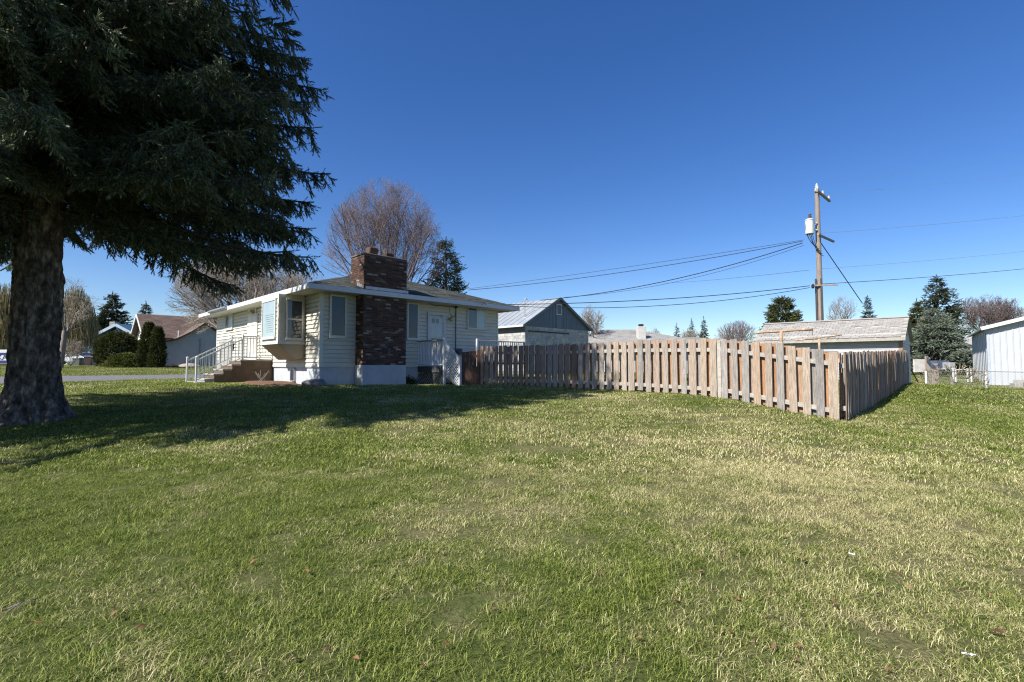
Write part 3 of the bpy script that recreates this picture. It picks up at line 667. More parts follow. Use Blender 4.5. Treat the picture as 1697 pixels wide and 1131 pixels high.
# ------------------------------------------------------------------ garage
GO = np.array([16.96, 21.5])
G_ = Thing('garage', 'old white sided garage with a worn grey shingle roof behind the board fence', 'garage', GO[0], GO[1], -.85, ANG2)
GL, GW = 5.85, 4.0; ge_ = 1.28; gr = 2.16
M_gs = surf('white_garage_siding', (.50, .50, .49), (.43, .43, .42), 2, .6, .0, 40, pos=True)
G_.part('wall', MB().box(0, GW, 0, GL, -1.3, ge_ + .1), M_gs)
G_.part('gable', MB().poly([(0, .0, ge_), (GW, .0, ge_), (GW / 2, .0, gr)], (0, .05, 0)), M_gs)
for k in range(17):
    z = -.85 + k * .128
    G_.part('siding_board', MB().poly([(-.002, 0, z), (-.022, 0, z), (-.005, 0, z + .124), (-.002, 0, z + .124)], (0, GL, 0)), M_gs)
for k in range(24):
    z = -.85 + k * .128; inset = 0
    if z + .12 > ge_: inset = (z + .12 - ge_) / (gr - ge_) * GW / 2
    if GW - 2 * inset > .3: G_.part('siding_board', MB().poly([(inset, -.002, z), (inset, -.022, z), (inset, -.005, z + .124), (inset, -.002, z + .124)], (GW - 2 * inset, 0, 0)), M_gs)
G_.part('corner_board', MB().box(-.03, .10, -.03, -.001, -.9, ge_).box(-.03, -.001, 0, .12, -.9, ge_), surf('bare_brown_wood', (.33, .22, .15), (.26, .18, .13), 5, .85, .3))
oh = .32; rk = (gr - ge_) / (GW / 2); M_rw = surf('old_bare_rafter_wood', (.42, .39, .35), (.30, .28, .25), 6, .9, .4)
slp = math.sqrt(1 + rk * rk)
rf = G_.part('roof', MB().poly([(-oh, -.15, ge_ - oh * rk), (GW / 2, -.15, gr), (GW + oh, -.15, ge_ - oh * rk), (GW + oh, -.15, ge_ - oh * rk + .05), (GW / 2, -.15, gr + .06), (-oh, -.15, ge_ - oh * rk + .05)], (0, GL + .3, 0)), M_rw)
G_.part('fascia', MB().box(-oh - .03, -oh, -.15, GL + .15, ge_ - oh * rk - .10, ge_ - oh * rk + .04), M_rw)
for k in range(13): G_.part('rafter_tail', MB().bar((-oh + .02, .1 + k * .475, ge_ - oh * rk - .045), (.0, .1 + k * .475, ge_ - .045), .045, .08), M_rw)
exv = Vector((0, -1, 0)); upv = Vector((1 / slp, 0, rk / slp)); nrm = exv.cross(upv).normalized(); step = .215
p0 = Vector((-oh - .03, GL + .15, ge_ - oh * rk + .056)); tabw = .30
def tabmesh(wd):
    q = [Vector((0, 0, 0)), exv * wd, exv * wd + nrm * .012, nrm * .012, upv * step * 1.03 + nrm * .003, exv * wd + upv * step * 1.03 + nrm * .003]
    return MB().add([tuple(v) for v in q], [(3, 2, 1, 0), (4, 5, 2, 3), (0, 4, 3), (1, 2, 5)]).mesh('shingle', 0, M_oldshingle)
tmf = tabmesh(tabw - .018); wid = GL + .3; nc = int((GW / 2 + oh + .03) * slp / step)
for j in range(nc):
    off = (j % 2) * tabw / 2; k = 0
    while (k + 1) * tabw - off < wid + .01:
        x = k * tabw - off; k += 1
        if x < -.01: continue
        if R.random() < .02: continue
        p = p0 + exv * (x + R.uniform(-.008, .008)) + upv * (j * step + R.uniform(-.004, .004)) + nrm * R.uniform(0, .006)
        link('shingle', tmf, rf, (p.x, p.y, p.z + .85))
G_.part('ridge_cap', MB().poly([(GW / 2 - .16, -.16, gr + .03), (GW / 2, -.16, gr + .095), (GW / 2 + .16, -.16, gr + .03), (GW / 2, -.16, gr + .075)], (0, GL + .32, 0)), M_oldshingle)
x, y = -.012, 0
G_.part('window', MB().box(-.05, -.0, 2.35, 3.15, .32, .62), M_black)
G_.part('gable_vent', MB().box(GW / 2 - .15, GW / 2 + .15, -.04, -.02, 1.35, 1.65), M_black)

# peeled log frame in the yard in front of the garage
M_log = surf('peeled_log', (.46, .33, .22), (.33, .22, .14), 7, .85, .4, 30, stretch=(1, 1, 1), pos=True, c3=(.60, .48, .34))
def log(px0, py0, px1, py1, Y0, Y1, r_, m=M_log, mb=None):
    a = at(px0, Y0); b_ = at(px1, Y1); mb = mb or MB()
    n_ = 7; pts = []; rr = []
    for i in range(n_):
        f = i / (n_ - 1); pts.append((a[0] + (b_[0] - a[0]) * f, a[1] + (b_[1] - a[1]) * f, zz(py0, Y0) * (1 - f) + zz(py1, Y1) * f + R.uniform(-.01, .01))); rr.append(r_ * R.uniform(.88, 1.12))
    return mb, pts, rr
def log_thing(name, label, segs):
    base = None
    a = at(segs[0][0], segs[0][4]); gz0 = gz(*a)
    T = Thing(name, label, 'log frame', a[0], a[1], gz0, 0)
    for pn, (px0, py0, px1, py1, Y0, Y1, r_) in zip([s_[7] for s_ in segs], [s_[:7] for s_ in segs]):
        mb, pts, rr = log(px0, py0, px1, py1, Y0, Y1, r_)
        pts = [(p[0] - a[0], p[1] - a[1], p[2]) for p in pts]
        T.part(pn, mb.tube(pts, rr, 8), M_log, smooth=True)
log_thing('log_frame', 'T-shaped frame of peeled logs standing above the fence before the garage', [(1295.5, 549, 1295.5, 640, 18.2, 18.2, .06, 'log_post'), (1250, 552.5, 1348, 546, 18.4, 18.0, .042, 'log_beam')])
log_thing('log_frame', 'slender peeled pole with rods resting on a short post near the garage window', [(1358, 562, 1358.5, 640, 18.0, 18.0, .04, 'log_post'), (1319, 564.5, 1396, 555.5, 18.2, 18.0, .026, 'log_beam'),
          (1328, 567, 1343, 556, 18.1, 18.1, .008, 'rod'), (1345, 568, 1356, 556, 18.1, 18.1, .008, 'rod'), (1366, 568, 1379, 556, 18.1, 18.1, .008, 'rod'), (1384, 567, 1395, 556, 18.1, 18.1, .008, 'rod'), (1347, 547, 1348, 566, 18.1, 18.1, .008, 'rod')])

# ------------------------------------------------------------------ grey block workshop
SO_ = np.array([at(870, 33)[0], 33.0])
K_ = Thing('workshop', 'grey block workshop with blue grey metal gable and pale metal roof', 'building', SO_[0], SO_[1], -.8, ANG)
KW, KL = 7.0, 11.5; ke, kr = 2.75, 4.75
M_block = rand_mat('grey_concrete_block', [(0, (.38, .38, .365)), (.5, (.46, .455, .43)), (1, (.33, .335, .325))], .95, .5, 40, grain=.3, gscale=2.5)
M_bgm = surf('blue_grey_metal_siding', (.14, .17, .20), (.115, .14, .17), 2, .5, 0, pos=True)
M_mroof = surf('pale_metal_roofing', (.40, .43, .45), (.33, .36, .38), 1.2, .42, 0, pos=True, metal=.3)
K_.part('wall', MB().box(0, KW, 0, KL, -1.2, ke - .1), M_mortar if False else surf('block_joint', (.27, .27, .265), (.22, .22, .215), 3, .95, pos=True))
bkw, bkh = .40, .20; nb_ = 0; stuffb = MB()
bk = MB().bev(.006, bkw - .006, -.012, .0, .005, bkh - .005, .004).mesh('block', 0, M_block)
for j in range(15):
    z = 2.38 - j * bkh; off = (j % 2) * bkw / 2; k = 0
    while True:
        x = k * bkw - off; k += 1
        if x >= KW: break
        if x < 0 or x + bkw > KW:
            stuffb.bev(max(x, 0) + .006, min(x + bkw, KW) - .006, -.012, 0, z + .005, z + bkh - .005, .004); continue
        K_.put('block', bk, x, 0, z)
for j in range(13):
    z = 1.95 - j * bkh; off = (j % 2) * bkw / 2
    for k in range(30):
        y = k * bkw - off
        if 0 <= y and y + bkw < KL: stuffb.bev(-.012, 0, y + .006, y + bkw - .006, z + .005, z + bkh - .005, .004)
K_.part('blockwork', stuffb, M_block, kind='stuff')
K_.part('ledge', MB().box(.3, 4.6, -.06, -.013, 2.22, 2.30), M_black)
K_.part('eave_panel', MB().box(-.02, -.001, 0, KL, 2.16, ke - .1), surf('grey_eave_board', (.2, .2, .2), None, 4, .8))
rkk = (kr - ke) / (KW / 2)
K_.part('gable', MB().poly([(-.15, -.03, 2.60), (KW + .15, -.03, 2.60), (KW + .15, -.03, ke - .05), (KW / 2, -.03, kr - .06), (-.15, -.03, ke - .05)], (0, .08, 0)), M_bgm)
for k in range(23):
    x = .05 + k * .305; zt_ = ke - .1 + (KW / 2 - abs(x - KW / 2)) * rkk
    K_.part('panel_rib', MB().box(x, x + .025, -.042, -.031, 2.62, zt_), M_bgm)
gw = K_.part('window', MB().box(3.20, 3.75, -.07, -.031, 3.55, 3.62).box(3.20, 3.75, -.07, -.031, 4.28, 4.35).box(3.20, 3.26, -.07, -.031, 3.62, 4.28).box(3.69, 3.75, -.07, -.031, 3.62, 4.28), M_white)
K_.part('pane', MB().box(3.26, 3.69, -.05, -.045, 3.62, 4.28), M_greyglass, gw)
K_.part('gable_strip', MB().box(3.2, 3.7, -.05, -.043, 2.62, 3.5), surf('lighter_metal_strip', (.17, .20, .235), None, 3, .5))
oh = .3
kro = K_.part('roof', MB().poly([(-oh, -.2, ke - oh * rkk), (KW / 2, -.2, kr), (KW + oh, -.2, ke - oh * rkk), (KW + oh, -.2, ke - oh * rkk + .05), (KW / 2, -.2, kr + .05), (-oh, -.2, ke - oh * rkk + .05)], (0, KL + .4, 0)), M_mroof)
for k in range(20):
    y = -.1 + k * .62
    K_.part('roof_rib', MB().bar((-oh, y, ke - oh * rkk + .065), (KW / 2, y, kr + .065), .05, .03), M_mroof, kro)
K_.part('rake_trim', MB().bar((-oh, -.215, ke - oh * rkk), (KW / 2, -.215, kr), .02, .16).bar((KW / 2, -.218, kr), (KW + oh, -.218, ke - oh * rkk), .02, .16), M_bgm)
K_.part('gutter', MB().box(-oh - .1, -oh - .002, -.2, KL + .2, ke - oh * rkk - .06, ke - oh * rkk + .06), M_fascia)
K_.part('service_mast', MB().tube([(.9, .9, 3.1), (.9, .9, 4.55), (.98, .84, 4.62), (1.06, .8, 4.5)], .045, 8), M_metal)

# ------------------------------------------------------------------ pale hip roofed house beyond the fence
nx_, ny_ = at(1052, 47)
N_ = Thing('house', 'low house with pale shingle hip roof and a tall white chimney beyond the fence', 'house', nx_, ny_, -.8, 0)
M_pale = rand_mat('pale_grey_shingle', [(0, (.28, .275, .26)), (.5, (.34, .33, .31)), (1, (.24, .235, .225))], .95, .3, 40, grain=.2, gscale=5)
zr = zz(547, 47 + 4); ze = zz(568, 45)
N_.part('wall', MB().box(-6, 5.5, -1, 8, -1, ze + .05), M_white)
rfn = N_.part('roof', MB().add([(-7, -2, ze - .1), (6.6, -2, ze - .1), (6.6, 9, ze - .1), (-7, 9, ze - .1), (-2.4, 3.5, zr), (.9, 3.5, zr)], [(0, 1, 5, 4), (1, 2, 5), (2, 3, 4, 5), (3, 0, 4), (3, 2, 1, 0)]), M_pale)
cs = MB(); hh_ = zr - ze + .1; sll = math.hypot(5.5, hh_)
courses(cs, (-7, -2, ze - .1), (1, 0, 0), (0, 5.5 / sll, hh_ / sll), 13.6, int(sll / .3), .3, .6, .03, lambda s_: (s_ / sll * 4.6, 13.6 - s_ / sll * 5.7))
N_.part('shingle', cs, M_pale, rfn, kind='stuff')
N_.part('chimney', MB().bev(.25, .98, -.4, .4, -.5, zz(541, 46.5), .02), surf('white_painted_block', (.52, .51, .48), (.44, .43, .40), 3, .9, .2, pos=True))
N_.part('flue', MB().bev(.40, .82, -.2, .2, zz(541, 46.5), zz(537, 46.5), .02), M_black)
qx, qy = at(1150, 58); wz = zz(561, 58)
single('house', MB().poly([(-9, 0, wz - .3), (0, 0, wz + .15), (7, 0, wz - .5)], (0, 6, 0)).box(-8, 6, .5, 5.5, -1, wz - .35), M_pale, 'faint pale roof just showing over the fence beside the spruce tops', 'house', qx, qy, -.8)

# ------------------------------------------------------------------ white metal shed at the edge
WO = np.array([at(1637, 32)[0], 32.0])
W_ = Thing('metal_shed', 'large white corrugated metal shed behind the chain link fence', 'shed', WO[0], WO[1], -1.4, rad(50.4))
M_wm = surf('white_corrugated_metal', (.46, .475, .50), (.42, .44, .46), 1.0, .4, 0, pos=True)
we = zz(545, 32); wk = .28; bw_ = 10.0
W_.part('wall', MB().poly([(0, 0, -1.32), (0, -bw_, -1.32), (0, -bw_, we), (0, -bw_ / 2, we + wk * bw_ / 2), (0, 0, we)], (12.5, 0, 0)), M_wm)
W_.part('slab', MB().box(-.12, 12.6, -bw_ - .1, .1, -1.9, -1.33), surf('tan_slab', (.46, .38, .28), (.38, .31, .23), 3, .9, .2))
for k in range(32):
    y = -.28 - k * .30; zt_ = we + wk * min(-y, bw_ + y)
    W_.part('panel_rib', MB().poly([(-.002, y - .03, 0), (-.03, y - .012, 0), (-.03, y + .012, 0), (-.002, y + .03, 0)], (0, 0, 0)) if False else
            MB().add([(-.002, y - .035, -1.3), (-.03, y - .014, -1.3), (-.03, y + .014, -1.3), (-.002, y + .035, -1.3), (-.002, y - .035, zt_ - .1), (-.03, y - .014, zt_ - .1), (-.03, y + .014, zt_ - .1), (-.002, y + .035, zt_ - .1)],
                     [(0, 4, 5, 1), (1, 5, 6, 2), (2, 6, 7, 3), (4, 7, 6, 5)]), M_wm)
for k in range(10):
    x = .8 + k * 1.2
    W_.part('panel_rib', MB().box(x, x + .04, .001, .025, -1.3, we - .1), M_wm)
W_.part('corner_trim', MB().box(-.045, -.001, -.10, .03, -1.3, we - .02).box(0, .1, .001, .03, -1.3, we - .02), surf('grey_metal_trim', (.40, .45, .52), None, 4, .5))
W_.part('roof', MB().poly([(-.35, .3, we - .05), (-.35, -bw_ / 2, we + wk * bw_ / 2 + .05), (-.35, -bw_ - .3, we - .05), (-.35, -bw_ - .3, we + .03), (-.35, -bw_ / 2, we + wk * bw_ / 2 + .13), (-.35, .3, we + .03)], (13.2, 0, 0)), M_mroof)
W_.part('rake_trim', MB().bar((-.37, .3, we - .01), (-.37, -bw_ / 2, we + wk * bw_ / 2 + .09), .03, .22), M_fascia)
for i_, (px_, py_, h_) in enumerate(((1692, 636, .38), (1680, 641, .3), (1686, 640, .5))):
    q = at(px_, 29.6 + i_ * .3); zb = -1.42
    single('concrete_block', MB().bev(-.25, .25, -.15, .15, zb - .05, zb + h_, .02), M_conc, ['grey concrete block leaning by the shed corner', 'low concrete block half hidden in weeds by the shed', 'tallest grey block standing by the white shed wall'][i_], 'block', q[0], q[1], zb, .3 + i_)
q = at(1690, 23.5)
single('dirt_patch', MB().add([(r_ * math.cos(a), r_ * .5 * math.sin(a), gz(q[0] + r_ * math.cos(a), q[1] + r_ * .5 * math.sin(a)) + dz) for r_, dz in ((1.6, .01), (1.2, .05)) for a in [i * math.pi / 8 for i in range(16)]] , [(i, (i + 1) % 16, 16 + (i + 1) % 16, 16 + i) for i in range(16)] + [tuple(range(16, 32))]),
       surf('bare_brown_soil', (.20, .125, .09), (.30, .24, .19), 4, 1, .5, pos=True), 'patch of bare brown soil in the lawn near the white shed', 'dirt patch', q[0], q[1], 0)

# ------------------------------------------------------------------ chain link fence
C0 = np.array(at(1533, 27.5)); C1 = np.array(at(1632, 28.6)); C2 = np.array(at(1760, 26.0))
Cz = -1.36
c_ = Thing('chain_link_fence', 'low chain link fence with white posts in front of the metal shed', 'fence', C0[0], C0[1], Cz, 0)
M_wire = surf('chain_wire', (.40, .40, .40), None, 5, .5, 0, metal=.5)
def P3(c, z): return (c[0] - C0[0], c[1] - C0[1], z)
ct = zz(616, 28.6)
for c in (C0, C1, C2):
    c_.part('post', MB().tube([P3(c, gz(*c) - .2), P3(c, ct + .04)], .055, 8), M_white)
c_.part('top_rail', MB().tube([P3(C0, ct), P3(C1, ct), P3(C2, ct - .03)], .022, 6), surf('grey_rail_pipe', (.16, .17, .19), None, 5, .5))
for a_, b_ in ((C0, C1), (C1, C2)):
    mesh_ = MB(); Ln = float(np.hypot(*(b_ - a_))); d_ = (b_ - a_) / Ln; s_ = .16; hgt = ct + 1.33
    nn = int(Ln / s_)
    for k in range(-7, nn):
        for sg in (1, -1):
            u0, u1 = k * s_, k * s_ + hgt
            z0_, z1_ = (-1.33, ct) if sg == 1 else (ct, -1.33)
            f0 = max(0, -u0 / hgt); f1 = min(1, (Ln - u0) / hgt)
            if f1 - f0 < .05: continue
            p = a_ + d_ * (u0 + f0 * hgt); q = a_ + d_ * (u0 + f1 * hgt)
            mesh_.bar(P3(p, z0_ + (z1_ - z0_) * f0), P3(q, z0_ + (z1_ - z0_) * f1), .006)
    c_.part('wire_mesh', mesh_, M_wire, kind='stuff')

# gate, screens, vehicles and clutter beyond the chain link fence
def pbox(name, px0, px1, y0, y1, Y, th, m, label, cat, group=None):
    a = at(px0, Y); b_ = at(px1, Y); z0, z1 = zz(y1, Y), zz(y0, Y)
    return single(name, MB().bev(0, b_[0] - a[0], 0, th, z0, z1, .02), m, label, cat, a[0], a[1], z0, 0, group)
g_ = Thing('yard_gate', 'white framed wire yard gate beyond the chain link fence', 'gate', at(1578, 34)[0], 34, -1.1, 0)
gx0, gx1, gx2, gx3 = 0, (1582 - 1578) / F * 34, (1602 - 1578) / F * 34, (1608 - 1578) / F * 34
zt_ = zz(612, 34); zb = zz(631, 34)
for x in (gx0, gx1, gx2, gx3): g_.part('post', MB().tube([(x, 0, zb - .1), (x, 0, zt_ + .05)], .055, 8), M_white)
g_.part('rail', MB().tube([(gx1, 0, zt_ - .05), (gx2, 0, zt_ - .05)], .04, 6), M_white); g_.part('rail', MB().tube([(gx1, 0, zb + .03), (gx2, 0, zb + .03)], .03, 6), M_white)
g_.part('rail', MB().tube([(-22 / F * 34, 0, zt_), (gx0, 0, zt_)], .03, 6), M_white)
pbox('plywood_panel', 1514, 1533, 596, 617, 33.0, .1, surf('white_weathered_ply', (.60, .57, .53), (.45, .42, .38), 3, .9, .2, pos=True), 'white weathered plywood panel beside the tarp screen', 'panel')
q = at(1535, 31.5); Tt = Thing('tarp_screen', 'grey weathered plank screen with a dark blue tarp sagging over its top', 'screen', q[0], q[1], -1.3, 0)
wpl = 20 / F * 31.5
for k in range(5): Tt.part('plank', MB().bev(k * wpl / 5 + .01, (k + 1) * wpl / 5 - .01, 0, .04, zz(641, 31.5), zz(603 - (3 if k == 0 else 0), 31.5), .01), M_fence[0])
Tt.part('post', MB().bev(-.08, .0, -.02, .06, zz(641, 31.5), zz(591, 31.5), .01), M_fence[0])
tv = []; 
for i_ in range(13):
    f = i_ / 12; zt2 = zz(594 + 12 * math.sin(f * math.pi * .8) ** 1, 31.4); tv += [(f * wpl * 1.1, -.06 - .03 * math.sin(f * 19), zt2), (f * wpl * 1.1, -.03, zt2 - .26)]
tvm = MB().add(tv + [(x, y + .02, z) for x, y, z in tv], [(2 * i, 2 * i + 1, 2 * i + 3, 2 * i + 2) for i in range(12)] + [(26 + 2 * i, 26 + 2 * i + 2, 26 + 2 * i + 3, 26 + 2 * i + 1) for i in range(12)])
Tt.part('tarp', tvm, surf('dark_blue_tarp', (.05, .06, .10), (.09, .10, .15), 5, .6))
def vehicle(px0, px1, ytop, ybase, Y, body, label, name='parked_car', ang=0.0, pickup=False, group=None, cat='car'):
    a = at(px0, Y); Ln = (px1 - px0) / F * Y; z0 = zz(ybase, Y); hgt = zz(ytop, Y) - z0
    T = Thing(name, label, cat, a[0], a[1], z0, ang, group)
    mb_ = surf(name + '_paint_' + str(px0), body, tuple(v * .93 for v in body), 1, .3, 0, spec=.6)
    sh = hgt / 1.5; wv = 1.75
    prof = [(.0, .35), (.02, .75), (.22, .86), (.33, 1.35), (.40, 1.46), (.68, 1.48), (.83, 1.05), (.98, .92), (1.0, .35)] if not pickup else [(.0, .35), (.0, .95), (.42, .98), (.44, 1.45), (.50, 1.52), (.66, 1.52), (.76, 1.05), (.99, .95), (1.0, .35)]
    T.part('body', MB().poly([(x * Ln, 0, z0 + z * sh) for x, z in prof], (0, wv, 0)), mb_)
    wl = [(.27, .9), (.355, 1.32), (.42, 1.42), (.67, 1.43), (.79, 1.05)] if not pickup else [(.46, 1.0), (.47, 1.42), (.51, 1.47), (.65, 1.47), (.74, 1.06)]
    T.part('side_window', MB().poly([(x * Ln, -.012, z0 + z * sh) for x, z in wl], (0, .01, 0)), M_glass)
    T.part('windscreen', MB().poly([((wl[3][0] + .03) * Ln, .1, z0 + 1.4 * sh), ((wl[4][0] + .05) * Ln, .1, z0 + 1.08 * sh), ((wl[4][0] + .06) * Ln, .1, z0 + 1.10 * sh), ((wl[3][0] + .035) * Ln, .1, z0 + 1.44 * sh)], (0, wv - .2, 0)), M_glass)
    for x in (.18, .82):
        wh = T.part('wheel', MB().tube([(x * Ln, -.03, z0 + .32 * sh), (x * Ln, .2, z0 + .32 * sh)], .32 * sh, 14), M_black)
        T.part('rim', MB().tube([(x * Ln, -.045, z0 + .32 * sh), (x * Ln, -.03, z0 + .32 * sh)], .19 * sh, 10), M_metal, wh)
    T.part('headlight', MB().bev(Ln - .12, Ln + .012, -.01, .2, z0 + .72 * sh, z0 + .84 * sh, .01), M_metal)
    T.part('bumper', MB().bev(Ln - .02, Ln + .06, .02, wv - .02, z0 + .35 * sh, z0 + .52 * sh, .02), M_black)
    return T
# behind the chain link: camper, pickup, blue box
pbox('camper', 1597, 1640, 592, 612, 50, 2.4, surf('white_camper', (.66, .66, .64), None, 2, .5), 'white camper with a dark window parked behind the yard gate', 'camper')
vehicle(1585, 1640, 597, 614, 46, (.62, .62, .60), 'white pickup behind the yard gate next to the metal shed', 'pickup_truck', pickup=True, cat='pickup')
pbox('utility_trailer', 1552, 1573, 598, 612, 42, 1.5, surf('slate_blue_panel', (.10, .13, .19), None, 2, .6), 'slate blue utility trailer under the big blue spruce', 'trailer')
pbox('storage_cabinet', 1573, 1582, 601, 612, 41, .7, surf('grey_cabinet', (.38, .40, .42), None, 2, .6), 'pale grey storage cabinet next to the slate blue trailer', 'cabinet')
q = at(1660, 80); Tw = Thing('house', 'distant white house behind the bare trees near the metal shed', 'house', q[0] - 7, q[1], -.6, 0)
Tw.part('wall', MB().box(-8, 8, 0, 8, -.6, 3.3), M_white); Tw.part('roof', MB().poly([(-8.5, -.4, 3.2), (8.5, -.4, 3.2), (7, 4, 4.6), (-7, 4, 4.6)], (0, .05, .05)), M_pale)
for x in (-6, -3.5, 2): 
    wq = Tw.part('window', MB().box(x, x + 1.1, -.05, -.01, 1.2, 2.5), M_white); Tw.part('pane', MB().box(x + .08, x + 1.02, -.07, -.055, 1.28, 2.42), M_glass, wq)
# leaning pole by the garage
a = at(1508, 24.5); b_ = at(1520, 27.0)
single('leaning_pole', MB().tube([(0, 0, zz(612, 24.5)), (b_[0] - a[0], b_[1] - a[1], zz(634, 27.0))], .03, 6), M_black, 'dark pole leaning out from the end of the garage', 'pole', a[0], a[1], -1.2)

# ------------------------------------------------------------------ utility pole and wires
pX, pY = 19.4, 31.0; pg = gz(pX, pY)
U = Thing('utility_pole', 'tall weathered wooden utility pole with crossarms and a grey transformer', 'utility pole', pX, pY, pg, 0)
M_pole = surf('weathered_pole_wood', (.20, .165, .14), (.29, .25, .215), 5, .9, .5, 20, stretch=(3, 3, .4), pos=True)
ptop = zz(305, pY)
U.part('pole', MB().tube([(0, 0, pg - .3), (0, 0, 2), (0, 0, 6), (0, 0, ptop - .3)], [.19, .175, .155, .13], 12), M_pole, smooth=False)
U.part('cable_guard', MB().box(-.30, -.22, -.08, .0, pg, 5.4).box(-.06, .03, -.24, -.16, pg, 5.4), surf('dark_grey_conduit', (.10, .09, .09), None, 4, .7))
def crossarm(z, ln, a_deg, sh=0.0, th=.12):
    d = Vector((math.cos(rad(a_deg)), math.sin(rad(a_deg)), 0)); c = Vector((0, -.2, z))
    U.part('crossarm', MB().bar(tuple(c + d * (sh - ln / 2)), tuple(c + d * (sh + ln / 2)), th, th), surf('crossarm_wood', (.24, .215, .20), (.33, .31, .29), 5, .9, .3)); return c, d
c, d = crossarm(zz(318, pY) - .1, 2.9, 44, 1.05)
def insul(p, s_=1.0):
    U.part('insulator', MB().lathe(p, [(.03 * s_, 0), (.09 * s_, .04), (.05 * s_, .08), (.10 * s_, .12), (.05 * s_, .17), (.07 * s_, .2), (.02, .26 * s_)], 10), surf('porcelain_grey', (.50, .50, .50), None, 5, .25, 0, spec=.7), smooth=True)
for s_ in (-.3, .9, 2.3): insul(tuple(c + d * s_ + Vector((0, 0, .06))))
insul((0, 0, ptop - .3), 1.3); insul((-.13, -.1, ptop - .55), 1.0)
c2, d2 = crossarm(zz(392, pY), 2.8, 40, 1.05, .11)
crossarm(zz(474, pY), 1.5, -10, .2, .09)
tz = zz(387, pY)
tr_ = U.part('transformer', MB().lathe((-.62, -.15, tz - .1), [(.22, 0), (.25, .03), (.25, .85), (.27, .87), (.27, .91), (.18, .97)], 16), surf('pale_grey_transformer', (.55, .58, .58), (.50, .53, .53), 4, .45), smooth=False)
U.part('bushing', MB().lathe((-.58, -.15, tz + .87), [(.05, 0), (.10, .05), (.06, .1), (.10, .16), (.06, .22), (.11, .27), (.04, .36)], 10), surf('brown_porcelain', (.13, .10, .09), None, 5, .3), tr_)
U.part('mounting_bracket', MB().box(-.38, -.14, -.18, -.12, tz + .15, tz + .22).box(-.38, -.14, -.18, -.12, tz + .6, tz + .67), M_white, tr_)
loops = MB()
for k in range(5):
    a0 = Vector((-.85 + .1 * k, -.15, tz - .1 + (.7 if k < 2 else 0))); b0 = Vector((-.2 + .1 * k, -.2, tz - .9 - .15 * k)); mid = (a0 + b0) / 2 + Vector((-.45 - .1 * k if k < 2 else -.1, 0, -.3 if k < 3 else -.6))
    loops.tube([tuple(a0 * (1 - f) ** 2 + mid * 2 * f * (1 - f) + b0 * f * f) for f in [i / 10 for i in range(11)]], .018, 5)
U.part('jumper_cable', loops, M_black, kind='stuff')
U.part('insulator', MB().lathe((-.55, -.2, zz(476, pY) - .12), [(.05, 0), (.09, .05), (.09, .2), (.04, .28)], 8), M_black, label='black splice case hanging beside the pole')
WN = 0
def wire(label, p0, p1, Y0, Y1, sag, r_=.016, m=None):
    a = at(p0[0], Y0); b_ = at(p1[0], Y1); za, zb = zz(p0[1], Y0), zz(p1[1], Y1); pts = []
    for i in range(17):
        f = i / 16; pts.append(((b_[0] - a[0]) * f, (b_[1] - a[1]) * f, za + (zb - za) * f - sag * 4 * f * (1 - f)))
    r0 = [r_ * 1.0] * 17
    return single('overhead_wire', MB().tube(pts, r0, 5), m or M_black, label, 'wire', a[0], a[1], 0, 0, 'overhead wires at the utility pole')
wire('twisted service cable from the transformer toward the roof of the cream house', (1335, 400), (776, 481), 31, 42, .35, .022)
wire('upper thin service wire running beside the twisted cable toward the cream house', (1337, 398), (776, 479), 31, 44, .1, .014)
wire('service wire from the transformer down to the mast on the metal roof', (1335, 403), (896, 498), 31, 34.6, .55, .026)
wire('thin wire just above the workshop service wire', (1337, 407), (935, 493), 31, 36, .6, .012)
wire('telephone cable from the low bracket past the workshop gable', (1345, 474), (838, 505), 31, 27, .25, .022)
wire('second telephone cable hanging just under the first one', (1345, 477), (838, 507), 31, 28, .55, .018)
wire('pale wire leaving the middle of the pole away from the house', (1366, 387), (1760, 352), 31, 44, .1, .011, M_metal)
wire('thin pale wire crossing the pole at mid height', (1100, 470), (1345, 448), 60, 31, .1, .010, M_black)
wire('thin wire leaving the pole above the low bracket', (1364, 446), (1760, 411), 31, 44, .1, .010, M_metal)
wire('low dark telephone cable leaving the bracket away from the house', (1366, 471), (1760, 440), 31, 44, .12, .018)
wire('faint high line from the top insulator over the lawn', (1384, 304), (1760, 250), 31, 46, .15, .006, M_metal)
wire('faint high line from the upper crossarm beneath the top line', (1372, 322), (1760, 283), 31, 46, .15, .006, M_metal)
wire('dark guy wire slanting down beside the pole to the ground', (1366, 403), (1432, 503), 31, 33, 0, .028)

# ------------------------------------------------------------------ houses, car and bins across the street
Bo = np.array([-31.2, 42.5]); bz = -.2
Bh = Thing('house', 'neighbouring house with brown shingle roof and pale blue grey lap siding', 'house', Bo[0], Bo[1], bz, ANG)
M_bs = surf('pale_blue_siding', (.46, .51, .52), (.40, .45, .46), 2, .75, .0, 40, pos=True)
M_wsd = surf('white_lap_siding', (.70, .70, .68), (.60, .60, .58), 2, .7, .2, pos=True)
M_br = rand_mat('brown_shingle', [(0, (.115, .082, .070)), (.5, (.145, .105, .088)), (1, (.095, .070, .060))], .95, .3, 50, grain=.3, gscale=8)
Bh.part('wall', MB().poly([(0, 0, bz - .3), (0, 0, 2.45), (0, 3.5, 4.4), (0, 7, 2.45), (0, 7, bz - .3)], (12, 0, 0)), M_wsd)
rb = Bh.part('roof', MB().poly([(-.5, -.5, 2.2), (-.5, 3.5, 4.5), (-.5, 7.5, 2.2), (-.5, 7.5, 2.32), (-.5, 3.5, 4.62), (-.5, -.5, 2.32)], (13, 0, 0)), M_br)
